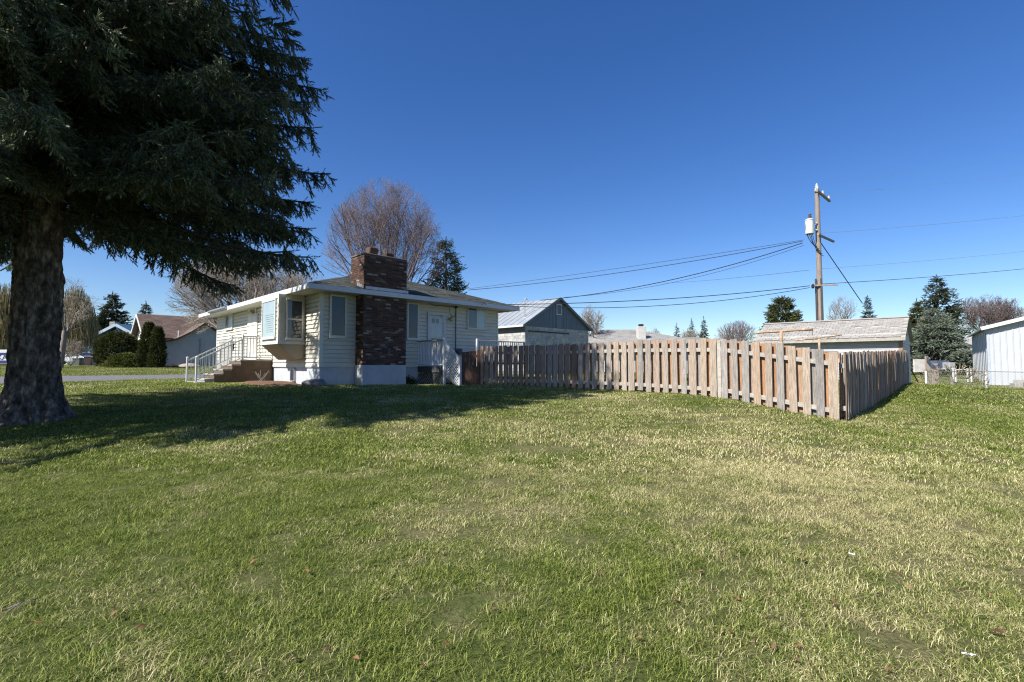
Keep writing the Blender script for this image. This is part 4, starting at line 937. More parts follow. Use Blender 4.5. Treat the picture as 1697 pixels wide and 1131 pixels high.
cs = MB(); s2 = math.hypot(4, 2.3); courses(cs, (-.5, -.5, 2.325), (1, 0, 0), (0, 4 / s2, 2.3 / s2), 13, int(s2 / .24), .24, .5, .022, lambda s_: (0, 13)); Bh.part('shingle', cs, M_br, rb, kind='stuff')
Bh.part('rake_trim', MB().bar((-.52, -.5, 2.2), (-.52, 3.5, 4.5), .04, .22).bar((-.52, 3.5, 4.5), (-.52, 7.5, 2.2), .04, .22), M_white)
wf = [(.5, 1.85), (1.6, 2.15), (2.6, 2.75), (3.67, 3.62), (4.9, 2.75), (6.9, 1.9)]
Bh.part('wing_wall', MB().poly([(.5, -2, bz - .3)] + [(x, -2, z - .05) for x, z in wf] + [(6.9, -2, bz - .3)], (0, 2.02, 0)), M_bs)
for k in range(17):
    z = bz - .1 + k * .21
    if z > 3.2: break
    xl = float(np.interp(z + .2, [1.8, 2.1, 2.7, 3.57], [.5, 1.6, 2.6, 3.6])) if z > 1.6 else .5
    xr = float(np.interp(z + .2, [1.85, 2.7, 3.57], [6.9, 4.9, 3.75])) if z > 1.65 else 6.9
    Bh.part('siding_board', MB().poly([(xl, -2.002, z), (xl, -2.04, z), (xl, -2.006, z + .205), (xl, -2.002, z + .205)], (xr - xl, 0, 0)), M_bs)
rw = MB()
for (x0_, z0_), (x1_, z1_) in zip(wf[:-1], wf[1:]):
    e0 = .35 if x0_ == .5 else 0; e1 = .35 if x1_ == 6.9 else 0; g_1 = (z1_ - z0_) / (x1_ - x0_)
    rw.poly([(x0_ - e0, -2.35, z0_ - e0 * g_1), (x1_ + e1, -2.35, z1_ + e1 * g_1), (x1_ + e1, -2.35, z1_ + .1 + e1 * g_1), (x0_ - e0, -2.35, z0_ + .1 - e0 * g_1)], (0, 4.2, 0))
Bh.part('wing_roof', rw, M_br)
Bh.part('vent_pipe', MB().tube([(1.9, -1.2, 2.2), (1.9, -1.2, 2.95)], .06, 8), M_white)
Bh.part('downpipe', MB().box(3.3, 3.38, -2.1, -2.045, bz, 2.3), M_conc)
Bh.part('gable_window', MB().box(-.05, -.01, 2.4, 3.2, .4, 1.7), M_greyglass)
for q, lb in (((.9, -2.8), 'dark bundle lying against the pale blue house wall'), ((2.4, -3.0), 'long tan and grey bundle on the grass by the pale blue house')):
    ww = loc(Bo, *q); single('tarp_bundle', MB().lathe((0, 0, gz(*ww) - .05), [(.9, 0), (.85, .15), (.5, .3), (.1, .36)], 9), surf('tan_tarp' if 'tan' in lb else 'dark_tarp', (.36, .30, .27) if 'tan' in lb else (.03, .03, .035), None, 6, .8, .4), lb, 'bundle', ww[0], ww[1], gz(*ww), ANG)
# house with blue trim
cx_, cy_ = at(198, 56); cz = -.05
Ch = Thing('house', 'craftsman house with pale blue gable and bright blue roof edging', 'house', cx_, cy_, cz, 0)
M_bt = surf('blue_metal_roof', (.05, .14, .22), (.04, .11, .18), 2, .5)
za = zz(539, 56); zb = zz(575, 56); hwid = 73 / F * 56
Ch.part('wall', MB().poly([(-hwid + .6, 0, cz - .3), (hwid - .6, 0, cz - .3), (hwid - .6, 0, zb), (0, 0, za - .2), (-hwid + .6, 0, zb)], (0, 9, 0)), surf('pale_blue_gable', (.40, .46, .50), (.36, .42, .46), 1, .8, pos=True))
for k in range(14):
    z = zb + .05 + k * .16; hx = (hwid - .7) * (za - .35 - z) / (za - .35 - zb)
    if hx > .2: Ch.part('siding_board', MB().poly([(-hx, -.002, z), (-hx, -.03, z), (-hx, -.005, z + .15), (-hx, -.002, z + .15)], (2 * hx, 0, 0)), MATS['pale_blue_gable'])
Ch.part('roof', MB().poly([(-hwid, -.7, zb - .1), (0, -.7, za), (hwid, -.7, zb - .1), (hwid, -.7, zb + .02), (0, -.7, za + .14), (-hwid, -.7, zb + .02)], (0, 10.4, 0)), M_bt)
Ch.part('bargeboard', MB().bar((-hwid, -.73, zb - .12), (0, -.73, za - .02), .05, .3).bar((0, -.733, za - .02), (hwid, -.733, zb - .12), .05, .3), surf('pale_blue_trim', (.42, .50, .58), None, 2, .6))
Ch.part('porch_roof', MB().poly([(-hwid + 1, -2.2, zb - .55), (hwid - 3, -2.2, zb - .55), (hwid - 3, 0, zb + .1), (-hwid + 1, 0, zb + .1)], (0, 0, .1)), M_bt)
Ch.part('porch_beam', MB().box(-hwid + 1, hwid - 3, -2.2, -2.0, zb - .9, zb - .56), M_white)
for x in (-hwid + 1.1, -hwid + 3.4, 0): Ch.part('porch_column', MB().bev(x, x + .4, -2.2, -1.8, cz - .2, zb - .9, .03), M_white)
Ch.part('window', MB().box(-hwid + 1.7, -hwid + 3, -.06, -.01, .6, 1.9), M_glass)
Ch.part('chimney', MB().bev(-2.5, -1.85, 1.5, 2.2, zb, zz(534, 58), .02), surf('grey_chimney', (.30, .28, .26), None, 3, .9))
Ch.part('bracket', MB().bar((0, -.6, za - .25), (0, -.05, za - .75), .1).bar((-2.2, -.6, zb + 1.1), (-2.2, -.05, zb + .7), .1), M_white)
vehicle(96, 140, 584, 604, 46, (.60, .62, .66), 'white car parked in the driveway behind the wheelie bins')
for px0, px1, yt, lb, m_ in ((120, 132, 593, 'grey wheelie bin with pale lid behind the spruce trunk', (.12, .13, .13)), (139, 151, 590, 'dark brown wheelie bin beside the driveway', (.045, .035, .035)), (151, 162, 591, 'black wheelie bin touching the round shrub', (.03, .03, .035))):
    a = at(px0, 43); wd = (px1 - px0) / F * 43; z0 = gz(a[0], 43); z1 = zz(yt, 43)
    T = Thing('wheelie_bin', lb, 'bin', a[0], a[1], z0, 0, 'bins by the driveway')
    T.part('body', MB().add([(.06, .06, z0), (wd - .06, .06, z0), (wd - .06, .55, z0), (.06, .55, z0), (0, 0, z1 - .08), (wd, 0, z1 - .08), (wd, .62, z1 - .08), (0, .62, z1 - .08)], [(0, 3, 2, 1), (4, 5, 6, 7), (0, 1, 5, 4), (1, 2, 6, 5), (2, 3, 7, 6), (3, 0, 4, 7)]), surf('bin_' + str(px0), m_, None, 4, .5))
    T.part('lid', MB().bev(-.03, wd + .03, -.04, .66, z1 - .08, z1, .02), surf('bin_lid_' + str(px0), tuple(v * 2 + .05 for v in m_), None, 4, .5))
    T.part('wheel', MB().tube([(.05, .6, z0 + .1), (wd - .05, .6, z0 + .1)], .1, 10), M_black)
# sign at the very edge, beyond the spruce trunk
a = at(-22, 40); s1 = (17 + 22) / F * 40; zt_ = zz(580, 40); zb = zz(603, 40)
Sg = Thing('sign_trailer', 'white and blue lettered sign board partly hidden by the spruce trunk', 'sign', a[0], a[1], -.3, 0)
Sg.part('panel', MB().bev(0, s1, 0, .1, zb, zt_, .02), M_white)
M_navy = surf('navy_paint', (.03, .04, .16), None, 4, .5)
Sg.part('stripe', MB().box(.02, s1 - .02, -.012, -.001, zb + .03, zb + .26), M_navy); Sg.part('stripe', MB().box(.02, s1 - .02, -.012, -.001, zt_ - .42, zt_ - .24), M_navy)
fc = bpy.data.curves.new('lettering', 'FONT'); fc.body = 'KAI'; fc.size = .62; fc.extrude = .006; fc.materials.append(M_navy); fc.align_x = 'RIGHT'
dg_o = bpy.data.objects.new('tmp', fc); COL.objects.link(dg_o); bpy.context.view_layer.update()
lm = bpy.data.meshes.new_from_object(dg_o.evaluated_get(bpy.context.evaluated_depsgraph_get())); COL.objects.unlink(dg_o); bpy.data.objects.remove(dg_o)
lo_ = link('lettering', lm, Sg.o, (s1 - .06, -.012, zb + .31 + .3), (math.pi / 2, 0, 0))
for x in (.2, s1 - .2): Sg.part('post', MB().bev(x - .05, x + .05, .02, .09, gz(a[0], 40) - .2, zb, .01), M_white)
q = at(213, 41.5); single('garden_hose', MB().tube([(math.cos(t) * (.35 + .01 * t), math.sin(t) * .35, gz(*q) + .12 + .015 * t) for t in [i * .5 for i in range(34)]], .05, 5), surf('red_plastic', (.45, .05, .04), None, 4, .5), 'red coiled hose on the grass beside the golden juniper', 'hose', q[0], q[1], gz(*q))

# ------------------------------------------------------------------ vegetation builders
def rot_to(D):
    """orthonormal frames (n,3,3) whose first axis is D"""
    D = D / np.linalg.norm(D, axis=1, keepdims=True); u = np.tile(np.array([[0, 0, 1.0]]), (len(D), 1)); k = np.abs(D[:, 2]) > .95; u[k] = (1, 0, 0)
    a = np.cross(D, u); a /= np.linalg.norm(a, axis=1, keepdims=True); return np.stack([D, a, np.cross(D, a)], 1)
def shoot_template(n_st, seed, wid=.20, fwd=.30, base=.06):
    r = np.random.RandomState(seed); V = []; Fc = []
    for i in range(n_st):
        f = (i + .3) / n_st
        for j in range(2):
            a = r.uniform(0, 2 * math.pi); ca, sa = math.cos(a), math.sin(a); w_ = wid * (1 - .45 * f) * r.uniform(.75, 1.2)
            k = len(V); t = base
            V += [(f - .06, -sa * t, ca * t), (f - .06, sa * t, -ca * t), (min(f + fwd * r.uniform(.7, 1.2), 1.12), ca * w_, sa * w_)]; Fc.append((k, k + 1, k + 2))
    k = len(V); V += [(0, .018, 0), (0, -.018, 0), (1.1, 0, .0)]; Fc.append((k, k + 1, k + 2))
    return np.array(V), np.array(Fc)
def scatter_shoots(Pn, Dn, Ln, templ, seed=0):
    r = np.random.RandomState(seed); Fr = rot_to(Dn); Vs, Fs = [], []; off = 0
    which = r.randint(0, len(templ), len(Pn)); roll = r.uniform(0, 2 * math.pi, len(Pn))
    for w_, (TV, TF) in enumerate(templ):
        ix = np.where(which == w_)[0]
        if not len(ix): continue
        c, s = np.cos(roll[ix])[:, None], np.sin(roll[ix])[:, None]
        y = TV[None, :, 1] * c - TV[None, :, 2] * s; z = TV[None, :, 1] * s + TV[None, :, 2] * c; x = np.repeat(TV[None, :, 0], len(ix), 0)
        Q = np.stack([x, y, z], -1) * Ln[ix][:, None, None]
        W_v = np.einsum('nvk,nkj->nvj', Q, Fr[ix]) + Pn[ix][:, None, :]
        Vs.append(W_v.reshape(-1, 3)); Fs.append((TF[None] + (np.arange(len(ix)) * len(TV))[:, None, None]).reshape(-1, 3) + off); off += len(ix) * len(TV)
    return np.concatenate(Vs), np.concatenate(Fs)
def tubes_np(segs, sides=4):
    """segs: array (n,8): p0, p1, r0, r1"""
    segs = np.asarray(segs); p0, p1, r0, r1 = segs[:, :3], segs[:, 3:6], segs[:, 6], segs[:, 7]
    Fr = rot_to(p1 - p0); a, b_ = Fr[:, 1], Fr[:, 2]; n_ = len(segs); V = []
    for p, rr in ((p0, r0), (p1, r1)):
        for k in range(sides):
            t = 2 * math.pi * k / sides; V.append(p + (a * math.cos(t) + b_ * math.sin(t)) * rr[:, None])
    V = np.stack(V, 1); Fq = []
    for k in range(sides): j = (k + 1) % sides; Fq.append([k, j, sides + j, sides + k])
    Fq = np.array(Fq)[None] + (np.arange(n_) * 2 * sides)[:, None, None]
    return V.reshape(-1, 3), Fq.reshape(-1, 4)
TPL = [shoot_template(6, s_) for s_ in range(6)]
TPL_S = [shoot_template(3, s_ + 20, .26, .42, .10) for s_ in range(6)]

def trunk_mesh(h, r0, flare, nseg=60, nr=40, seed=3, amp=.035, flare_h=.55, lean=(0, 0)):
    V = []
    for i in range(nr + 1):
        f = i / nr; z = -.35 + (h + .35) * f ** 1.35; fl = flare * math.exp(-max(z + .05, 0) / flare_h)
        rr = r0 * (1 - .72 * max(z, 0) / h) + fl * .55
        for k in range(nseg):
            t = 2 * math.pi * k / nseg; lobe = (.5 + .5 * math.cos(5 * t + 1.0 + .5 * math.sin(2 * t))) ** 2
            q = rr + fl * lobe * .9 + (noise.noise(Vector((math.cos(t) * 3.2, math.sin(t) * 3.2, z * 1.1 + seed))) * amp * 1.2 + noise.noise(Vector((math.cos(t) * 13, math.sin(t) * 13, z * 4.5 + seed))) * amp - abs(noise.noise(Vector((math.cos(t) * 9, math.sin(t) * 9, z * 5.5 - seed)))) * amp * 1.6 + abs(noise.noise(Vector((math.cos(t) * 24, math.sin(t) * 24, z * 14)))) * amp * .9)
            V.append((q * math.cos(t) + lean[0] * max(z, 0), q * math.sin(t) + lean[1] * max(z, 0), z))
    Fq = [(i * nseg + k, i * nseg + (k + 1) % nseg, (i + 1) * nseg + (k + 1) % nseg, (i + 1) * nseg + k) for i in range(nr) for k in range(nseg)]
    return np.array(V), np.array(Fq)

# ------------------------------------------------------------------ the big spruce
sx_, sy_ = -8.2, 8.5; sg = gz(sx_, sy_)
Sp = Thing('spruce_tree', 'huge old spruce with thick grey trunk and drooping dark branches over the lawn', 'tree', sx_, sy_, sg, 0)
V, Fq = trunk_mesh(21.0, .335, .27, 170, 240, 3, .030, flare_h=.34)
me = np_mesh('trunk', V, Fq, M_bark, True); trk = link('trunk', me, Sp.o)
for k in range(7):
    t = R.uniform(-2.9, -.1); z = R.uniform(.5, 4.2); r_ = .345 * (1 - .72 * z / 21); c = Vector((math.cos(t) * r_, math.sin(t) * r_, z)); d = Vector((math.cos(t), math.sin(t), .2))
    s_ = R.uniform(.035, .055); kn = MB().tube([tuple(c - d * .16), tuple(c - d * .03), tuple(c + d * .005), tuple(c - d * .02)], [s_ * 1.6, s_ * 1.5, s_ * 1.0, s_ * .3], 11); link('knot', kn.mesh('knot', 0, surf('dark_knot', (.035, .03, .028), (.06, .05, .045), 14, .95, .6, pos=True), True), trk).location = (0, 0, 0)
rs_ = np.random.RandomState(5)
segs, SP_, SD_, SL_ = [], [], [], []
def reach(az, h):
    """crown radius by azimuth (radians from +x) and height above ground"""
    toward_cam = math.cos(az - math.atan2(-8.5, 8.15))          # 1 towards the camera
    side_r = math.cos(az - rad(42)); 
    r_ = 4.5 - 1.0 * max(0, toward_cam) ** 2 + 2.1 * max(0, math.cos(az - rad(150)))
    r_ += 1.3 * max(0, math.cos(az - rad(-112))) ** 3
    if h < 6: r_ += .3 * max(0, math.cos(az - rad(45)))
    if h < 9: return r_
    return r_ * max(.04, (21.5 - h) / 12.5)
h = 3.1; lev = 0
while h < 21:
    lowp = h < 9.0
    nl = 10 if lowp else 7
    a0 = rs_.uniform(0, 6.28)
    for k in range(nl):
        az = a0 + 6.283 * k / nl + rs_.uniform(-.25, .25); hh_ = h + rs_.uniform(-.15, .15)
        Lr = reach(az, hh_) * rs_.uniform(.80, 1.04)
        yt_ = 8.5 + Lr * math.sin(az); xt_ = -8.05 + Lr * math.cos(az)
        if hh_ - .13 * Lr - .50 + sg < (.165 if xt_ / yt_ < -.66 else .158) * yt_: continue
        if hh_ < 4.4 and math.cos(az - math.atan2(-8.5, 8.15)) > .45 and az % 6.283 > 4.9: continue
        da = np.array([math.cos(az), math.sin(az), 0]); side = np.array([-math.sin(az), math.cos(az), 0])
        slope = -.10 + rs_.uniform(-.07, .07) if lowp else .05; curve = rs_.uniform(-.15, .15)
        nst = max(5, int(Lr / .28)); prev = np.array([0, 0, hh_]) + da * .3
        bend = rs_.uniform(-.12, .12)
        for i in range(1, nst + 1):
            s_ = i / nst
            p = np.array([0, 0, hh_]) + da * (Lr * s_) + side * (bend * Lr * s_ * s_) + np.array([0, 0, Lr * (slope * s_ * 1.3 - .28 * s_ * s_ + .26 * s_ ** 3.2)])
            r0 = .055 * (1 - s_ * .85) + .008
            segs.append((*prev, *p, r0 * 1.08, r0))
            if s_ > .09:
                dirl = (p - prev) / np.linalg.norm(p - prev)
                nbr = 3 if lowp else 1
                for sg_ in (-1, 1):
                    for rep in range(nbr - (rs_.rand() < .5)):
                        pp = prev + (p - prev) * rs_.uniform(0, 1)
                        lb = (rs_.uniform(.35, .85) * (1.1 - .5 * s_)) * (1 if lowp else 1.4) * min(1, Lr / 3 + .3)
                        d1 = dirl * rs_.uniform(.35, .8) + side * sg_ * rs_.uniform(.5, 1) + np.array([0, 0, rs_.uniform(-.55, -.05)])
                        d1 /= np.linalg.norm(d1)
                        q0 = pp; ns2 = 4
                        for j in range(ns2):
                            dd_ = d1 + np.array([0, 0, -.28 * j * (1 if rs_.rand() < .7 else 1.8)]); dd_ /= np.linalg.norm(dd_)
                            q1 = q0 + dd_ * lb / ns2
                            if lowp: segs.append((*q0, *q1, .009, .006))
                            for _ in range(4 if lowp else 2):
                                f = rs_.rand(); sp_ = q0 + (q1 - q0) * f
                                sd_ = dd_ * rs_.uniform(.3, 1) + rs_.normal(0, .45, 3) + np.array([0, 0, -rs_.uniform(0, .9)])
                                SP_.append(sp_); SD_.append(sd_); SL_.append(rs_.uniform(.10, .20) if lowp else rs_.uniform(.32, .55))
                            q0 = q1
                        SP_.append(q0); SD_.append(d1 + np.array([0, 0, -.3])); SL_.append(.2 if lowp else .45)
            prev = p
        SP_.append(prev); SD_.append(da + np.array([0, 0, .2])); SL_.append(.22 if lowp else .4)
    h += .29 if lowp else .55
M_need = leaf_mat('dark_spruce_needles', [(.15, (.022, .038, .024)), (.40, (.060, .088, .052)), (.62, (.13, .16, .088)), (.88, (.27, .29, .16))], .22, .5)
V, Ft = scatter_shoots(np.array(SP_), np.array(SD_), np.array(SL_), TPL, 2)
print('spruce shoots', len(SP_), 'tris', len(Ft))
crown = link('crown', np_mesh('crown', V, Ft, M_need), Sp.o)
V, Fq = tubes_np(segs, 4); link('limb_wood', np_mesh('limb_wood', V, Fq, surf('dark_limb_bark', (.045, .038, .03), (.08, .068, .055), 6, .95, pos=True)), crown)

# ------------------------------------------------------------------ smaller conifers
def conifer(px, ytop, wpx, Y, label, stops, name, base_z=None, n_sh=2600, dens=1.0, droop=-.1, sl=(.30, .55), bare=.12, shape=1.0, irr=.25, group=None, ysq=1.0, seed=1, mat_name=None, ybot=None):
    x, y = at(px, Y); g = gz(x, y) if base_z is None else base_z
    hgt = zz(ytop, Y) - g; rad_ = wpx / 2 / F * Y; rr = np.random.RandomState(seed * 13 + 5)
    T = Thing(name, label, 'tree', x, y, g, 0, group)
    tz_ = MB().tube([(0, 0, g - .2), (0, 0, g + hgt * .5), (0, 0, g + hgt * .97)], [rad_ * .09 + .08, rad_ * .05 + .04, .02], 8); T.part('trunk', tz_, M_bark)
    P_l, D_l, L_l = [], [], []; nlv = int(26 * dens)
    for i in range(nlv):
        f = (i + rr.rand()) / nlv; z = hgt * (bare + (1 - bare) * f)
        rmax = rad_ * min(1, (1 - f) ** shape * 1.05 + .03) * (1 if f > .08 else .85)
        nb_ = int(5 + 8 * (1 - f))
        for k in range(nb_):
            az = rr.uniform(0, 6.283); Lr = rmax * rr.uniform(1 - irr * 1.4, 1.0 + irr * .35); ns_ = max(2, int(n_sh / (nlv * 9)))
            for j in range(ns_):
                s_ = rr.uniform(.15, 1) ** .7
                p = (math.cos(az) * Lr * s_ + rr.normal(0, .05 * rad_), math.sin(az) * Lr * s_ + rr.normal(0, .05 * rad_), z + Lr * s_ * (droop * 1.5 + .25 * s_ * s_) + rr.normal(0, .012 * hgt))
                P_l.append(p); D_l.append((math.cos(az) + rr.normal(0, .5), math.sin(az) + rr.normal(0, .5), rr.normal(.15 + droop, .35))); L_l.append(rr.uniform(*sl) * min(1.0, .45 + Lr / rad_))
    P_l.append((0, 0, hgt * .97)); D_l.append((0, 0, 1)); L_l.append(sl[1])
    V, Ft = scatter_shoots(np.array(P_l), np.array(D_l), np.array(L_l), TPL_S, seed)
    link('crown', np_mesh('crown', V, Ft, leaf_mat(mat_name or name + '_foliage_' + str(seed), stops, .15)), T.o)
    return T
dk = [(.15, (.022, .032, .018)), (.5, (.045, .058, .03)), (.9, (.085, .098, .05))]
yl = [(.15, (.035, .045, .016)), (.5, (.075, .088, .03)), (.9, (.14, .15, .055))]
bl_ = [(.15, (.07, .095, .065)), (.5, (.16, .195, .14)), (.9, (.30, .33, .25))]
fd = [(.15, (.045, .058, .048)), (.5, (.075, .085, .065)), (.9, (.12, .125, .095))]
conifer(738, 396, 112, 40, 'ragged sunlit fir rising behind the roof of the cream house', yl, 'fir_tree', n_sh=5200, sl=(.28, .5), seed=2, shape=.62, irr=.35)
conifer(183, 488, 62, 70, 'dark spruce behind the house with blue roof edging', dk, 'spruce_tree', n_sh=3200, sl=(.5, .9), seed=3, shape=.7, irr=.4, bare=.2)
conifer(239, 505, 40, 78, 'dark fir top peeping over the brown shingle roof', dk, 'fir_tree', n_sh=1800, sl=(.5, .9), seed=4, shape=.8, irr=.4)
conifer(138, 520, 50, 66, 'blue grey snowy looking spruce half hidden behind the willow', bl_, 'spruce_tree', n_sh=2200, sl=(.5, .9), seed=5, shape=.8, irr=.35)
conifer(12, 545, 46, 60, 'green conifer behind the sign at the edge of the street', dk, 'conifer', n_sh=2000, sl=(.4, .8), seed=6, shape=.5)
conifer(1298, 495, 72, 50, 'dense rounded green conifer above the garage roof', yl, 'conifer', n_sh=6500, sl=(.3, .55), seed=7, shape=.42, irr=.12, droop=.02)
conifer(1441, 495, 34, 75, 'small pointed fir behind the ridge of the garage', dk, 'fir_tree', n_sh=1500, sl=(.45, .8), seed=8, shape=.9)
conifer(1122, 541, 19, 95, 'faint small fir at the edge of a distant pair', fd, 'fir_tree', n_sh=700, sl=(.5, .9), seed=9, group=None)
conifer(1147, 533, 20, 95, 'faint fir in the middle of the distant cluster', fd, 'fir_tree', n_sh=700, sl=(.5, .9), seed=10)
conifer(1167, 530, 20, 95, 'tallest narrow fir of the distant cluster over the fence', fd, 'fir_tree', n_sh=900, sl=(.5, .9), seed=11)
conifer(1557, 461, 78, 56, 'tall open pine rising behind the blue spruce', dk, 'pine_tree', n_sh=3600, sl=(.35, .7), seed=12, shape=.55, irr=.5, bare=.25)
conifer(1522, 500, 40, 52, 'narrow dark green cedar beside the tall pine', yl, 'cedar_tree', n_sh=3000, sl=(.3, .6), seed=13, shape=.75, irr=.15)
conifer(1549, 514, 100, 47, 'broad blue green spruce behind the tarp screen', bl_, 'spruce_tree', n_sh=9000, sl=(.28, .5), seed=14, shape=.62, irr=.12, bare=.06)
conifer(1657, 520, 34, 78, 'dark fir standing among the bare trees by the shed', dk, 'fir_tree', n_sh=1500, sl=(.4, .8), seed=15)

# ------------------------------------------------------------------ bare deciduous trees
def bare_tree(px, ytop, Y, label, name, stems=5, spread=.5, levels=6, seed=1, fork_z=.25, mat_t=None, mat_c=None, upb=.1, wpx=None, kids=(2, 3), twig_r=.012, trunk_r=.28, lean=(0, 0), droop=0.0, ang=(.25, .55), scale_l=1.0, maxn=11000, group=None, jitter=.06):
    x, y = at(px, Y); g = gz(x, y); hgt = zz(ytop, Y) - g; rr = random.Random(seed * 31 + 7)
    T = Thing(name, label, 'tree', x, y, g, 0, group); thick, thin = [], []
    fz = hgt * fork_z
    thick.append((0, 0, -.3, lean[0] * fz, lean[1] * fz, fz, trunk_r * 1.2, trunk_r))
    st = []
    L0 = (hgt - fz) * .30 * scale_l; rxe = (wpx or 100) / 2 / F * Y; zc_ = fz * .55 + (hgt - fz * .55) * .5; rze = (hgt - fz * .55) * .5
    for k in range(stems):
        az = 6.283 * k / stems + rr.uniform(-.4, .4); tl = spread * rr.uniform(.35, 1.0) if k else .05
        st.append((Vector((lean[0] * fz, lean[1] * fz, fz * rr.uniform(.7, 1.0))), Vector((math.sin(tl) * math.cos(az), math.sin(tl) * math.sin(az), math.cos(tl))), L0 * rr.uniform(.85, 1.15), trunk_r * .42, 0))
    while st and len(thick) + len(thin) < maxn:
        p, d, Ln, r_, lv = st.pop(0)
        nsg = 3 if lv < 3 else 2
        q = p; dead = False
        for j in range(nsg):
            jit = jitter + .03 * lv
            d = (d + Vector((rr.gauss(0, jit), rr.gauss(0, jit), rr.gauss(0, jit) + upb - droop * lv * .12))).normalized(); q2 = q + d * Ln / nsg
            rn = r_ * (1 - .30 * (j + 1) / nsg)
            if lv > 0 and (q2.x ** 2 + q2.y ** 2) / rxe ** 2 + ((q2.z - zc_) / rze) ** 2 > rr.uniform(.86, 1.1): dead = True; break
            (thick if r_ > .035 else thin).append((*q, *q2, r_ * (1 - .30 * j / nsg), rn)); q = q2
            if lv >= 1 and lv < levels and j < nsg - 1 and rr.random() < .75:
                az = rr.uniform(0, 6.283); u = d.orthogonal().normalized(); v = d.cross(u); a_ = rr.uniform(.5, .95)
                d2 = (d * math.cos(a_) + (u * math.cos(az) + v * math.sin(az)) * math.sin(a_)).normalized()
                st.append((q, d2, Ln * rr.uniform(.45, .75), max(twig_r * .7, r_ * .36), lv + 1))
        if lv < levels and not dead:
            for k in range(rr.randint(*kids)):
                az = rr.uniform(0, 6.283); u = d.orthogonal().normalized(); v = d.cross(u); a_ = rr.uniform(*ang)
                d2 = (d * math.cos(a_) + (u * math.cos(az) + v * math.sin(az)) * math.sin(a_)).normalized()
                st.append((q, d2, Ln * rr.uniform(.66, .86), max(twig_r * .7, r_ * rr.uniform(.48, .62)), lv + 1))
    V, Fq = tubes_np(thick, 6); link('trunk', np_mesh('trunk', V, Fq, mat_t or M_twig), T.o)
    if thin: V, Fq = tubes_np(thin, 3); link('crown', np_mesh('crown', V, Fq, mat_c or M_twigg), T.o)
    return T
bare_tree(640, 297, 37, 'large rounded bare tree with purple grey twigs behind the chimney', 'bare_tree', stems=16, spread=1.0, levels=7, seed=42, fork_z=.2, mat_c=M_twigp, mat_t=M_twigp, upb=.07, wpx=206, maxn=34000, twig_r=.009, ang=(.12, .40), jitter=.03)
bare_tree(402, 405, 33, 'many stemmed bare tree with pale limbs behind the far end of the cream house', 'bare_tree', stems=7, spread=.75, levels=7, seed=5, fork_z=.2, upb=.06, wpx=210, maxn=22000, jitter=.06, twig_r=.011, mat_c=M_twigg, trunk_r=.36)
bare_tree(384, 418, 36, 'spreading bare tree with tangled grey limbs above the neighbouring roof', 'bare_tree', stems=5, spread=1.0, levels=7, seed=8, fork_z=.25, upb=.03, wpx=330, maxn=26000, twig_r=.011, trunk_r=.34)
bare_tree(478, 415, 44, 'grey bare tree filling the gap between the spruce branches and the hip roof', 'bare_tree', stems=6, spread=.7, levels=6, seed=9, fork_z=.25, upb=.08, wpx=130, maxn=9000, twig_r=.013)
bare_tree(985, 501, 48, 'small bare tree rising behind the workshop gable', 'bare_tree', stems=5, spread=.7, levels=5, seed=11, fork_z=.3, wpx=66, maxn=5000, twig_r=.015)
bare_tree(1085, 543, 70, 'low faint bare tree beside the white chimney', 'bare_tree', stems=5, spread=.8, levels=5, seed=12, fork_z=.3, wpx=36, maxn=2500, twig_r=.02, mat_c=M_twigp)
bare_tree(1143, 540, 80, 'brownish bare tree in front of the distant firs', 'bare_tree', stems=6, spread=.7, levels=5, seed=13, fork_z=.2, wpx=40, maxn=3500, twig_r=.024)
bare_tree(1222, 530, 62, 'wide low bare shrub tree just beside the garage roof', 'bare_tree', stems=9, spread=.8, levels=5, seed=14, fork_z=.1, wpx=84, maxn=6000, twig_r=.016, mat_c=M_twigp)
bare_tree(1400, 488, 58, 'slender bare tree with upright twigs near the utility pole', 'bare_tree', stems=4, spread=.45, levels=5, seed=15, fork_z=.4, wpx=56, maxn=2200, twig_r=.014)
bare_tree(1640, 484, 66, 'broad bare tree with brownish purple crown behind the metal shed', 'bare_tree', stems=7, spread=.9, levels=7, seed=16, fork_z=.3, wpx=150, maxn=20000, jitter=.05, twig_r=.02, mat_c=M_twigp)
bare_tree(1712, 486, 62, 'bare tree at the frame edge over the shed roof', 'bare_tree', stems=6, spread=.8, levels=5, seed=17, fork_z=.3, wpx=100, maxn=5000, twig_r=.02, mat_c=M_twigp)
bare_tree(100, 455, 36, 'leaning bare limb tree just beyond the spruce trunk', 'bare_tree', stems=5, spread=1.1, levels=6, seed=19, fork_z=.4, wpx=190, maxn=6000, twig_r=.008, droop=.6, lean=(.1, 0), trunk_r=.16)
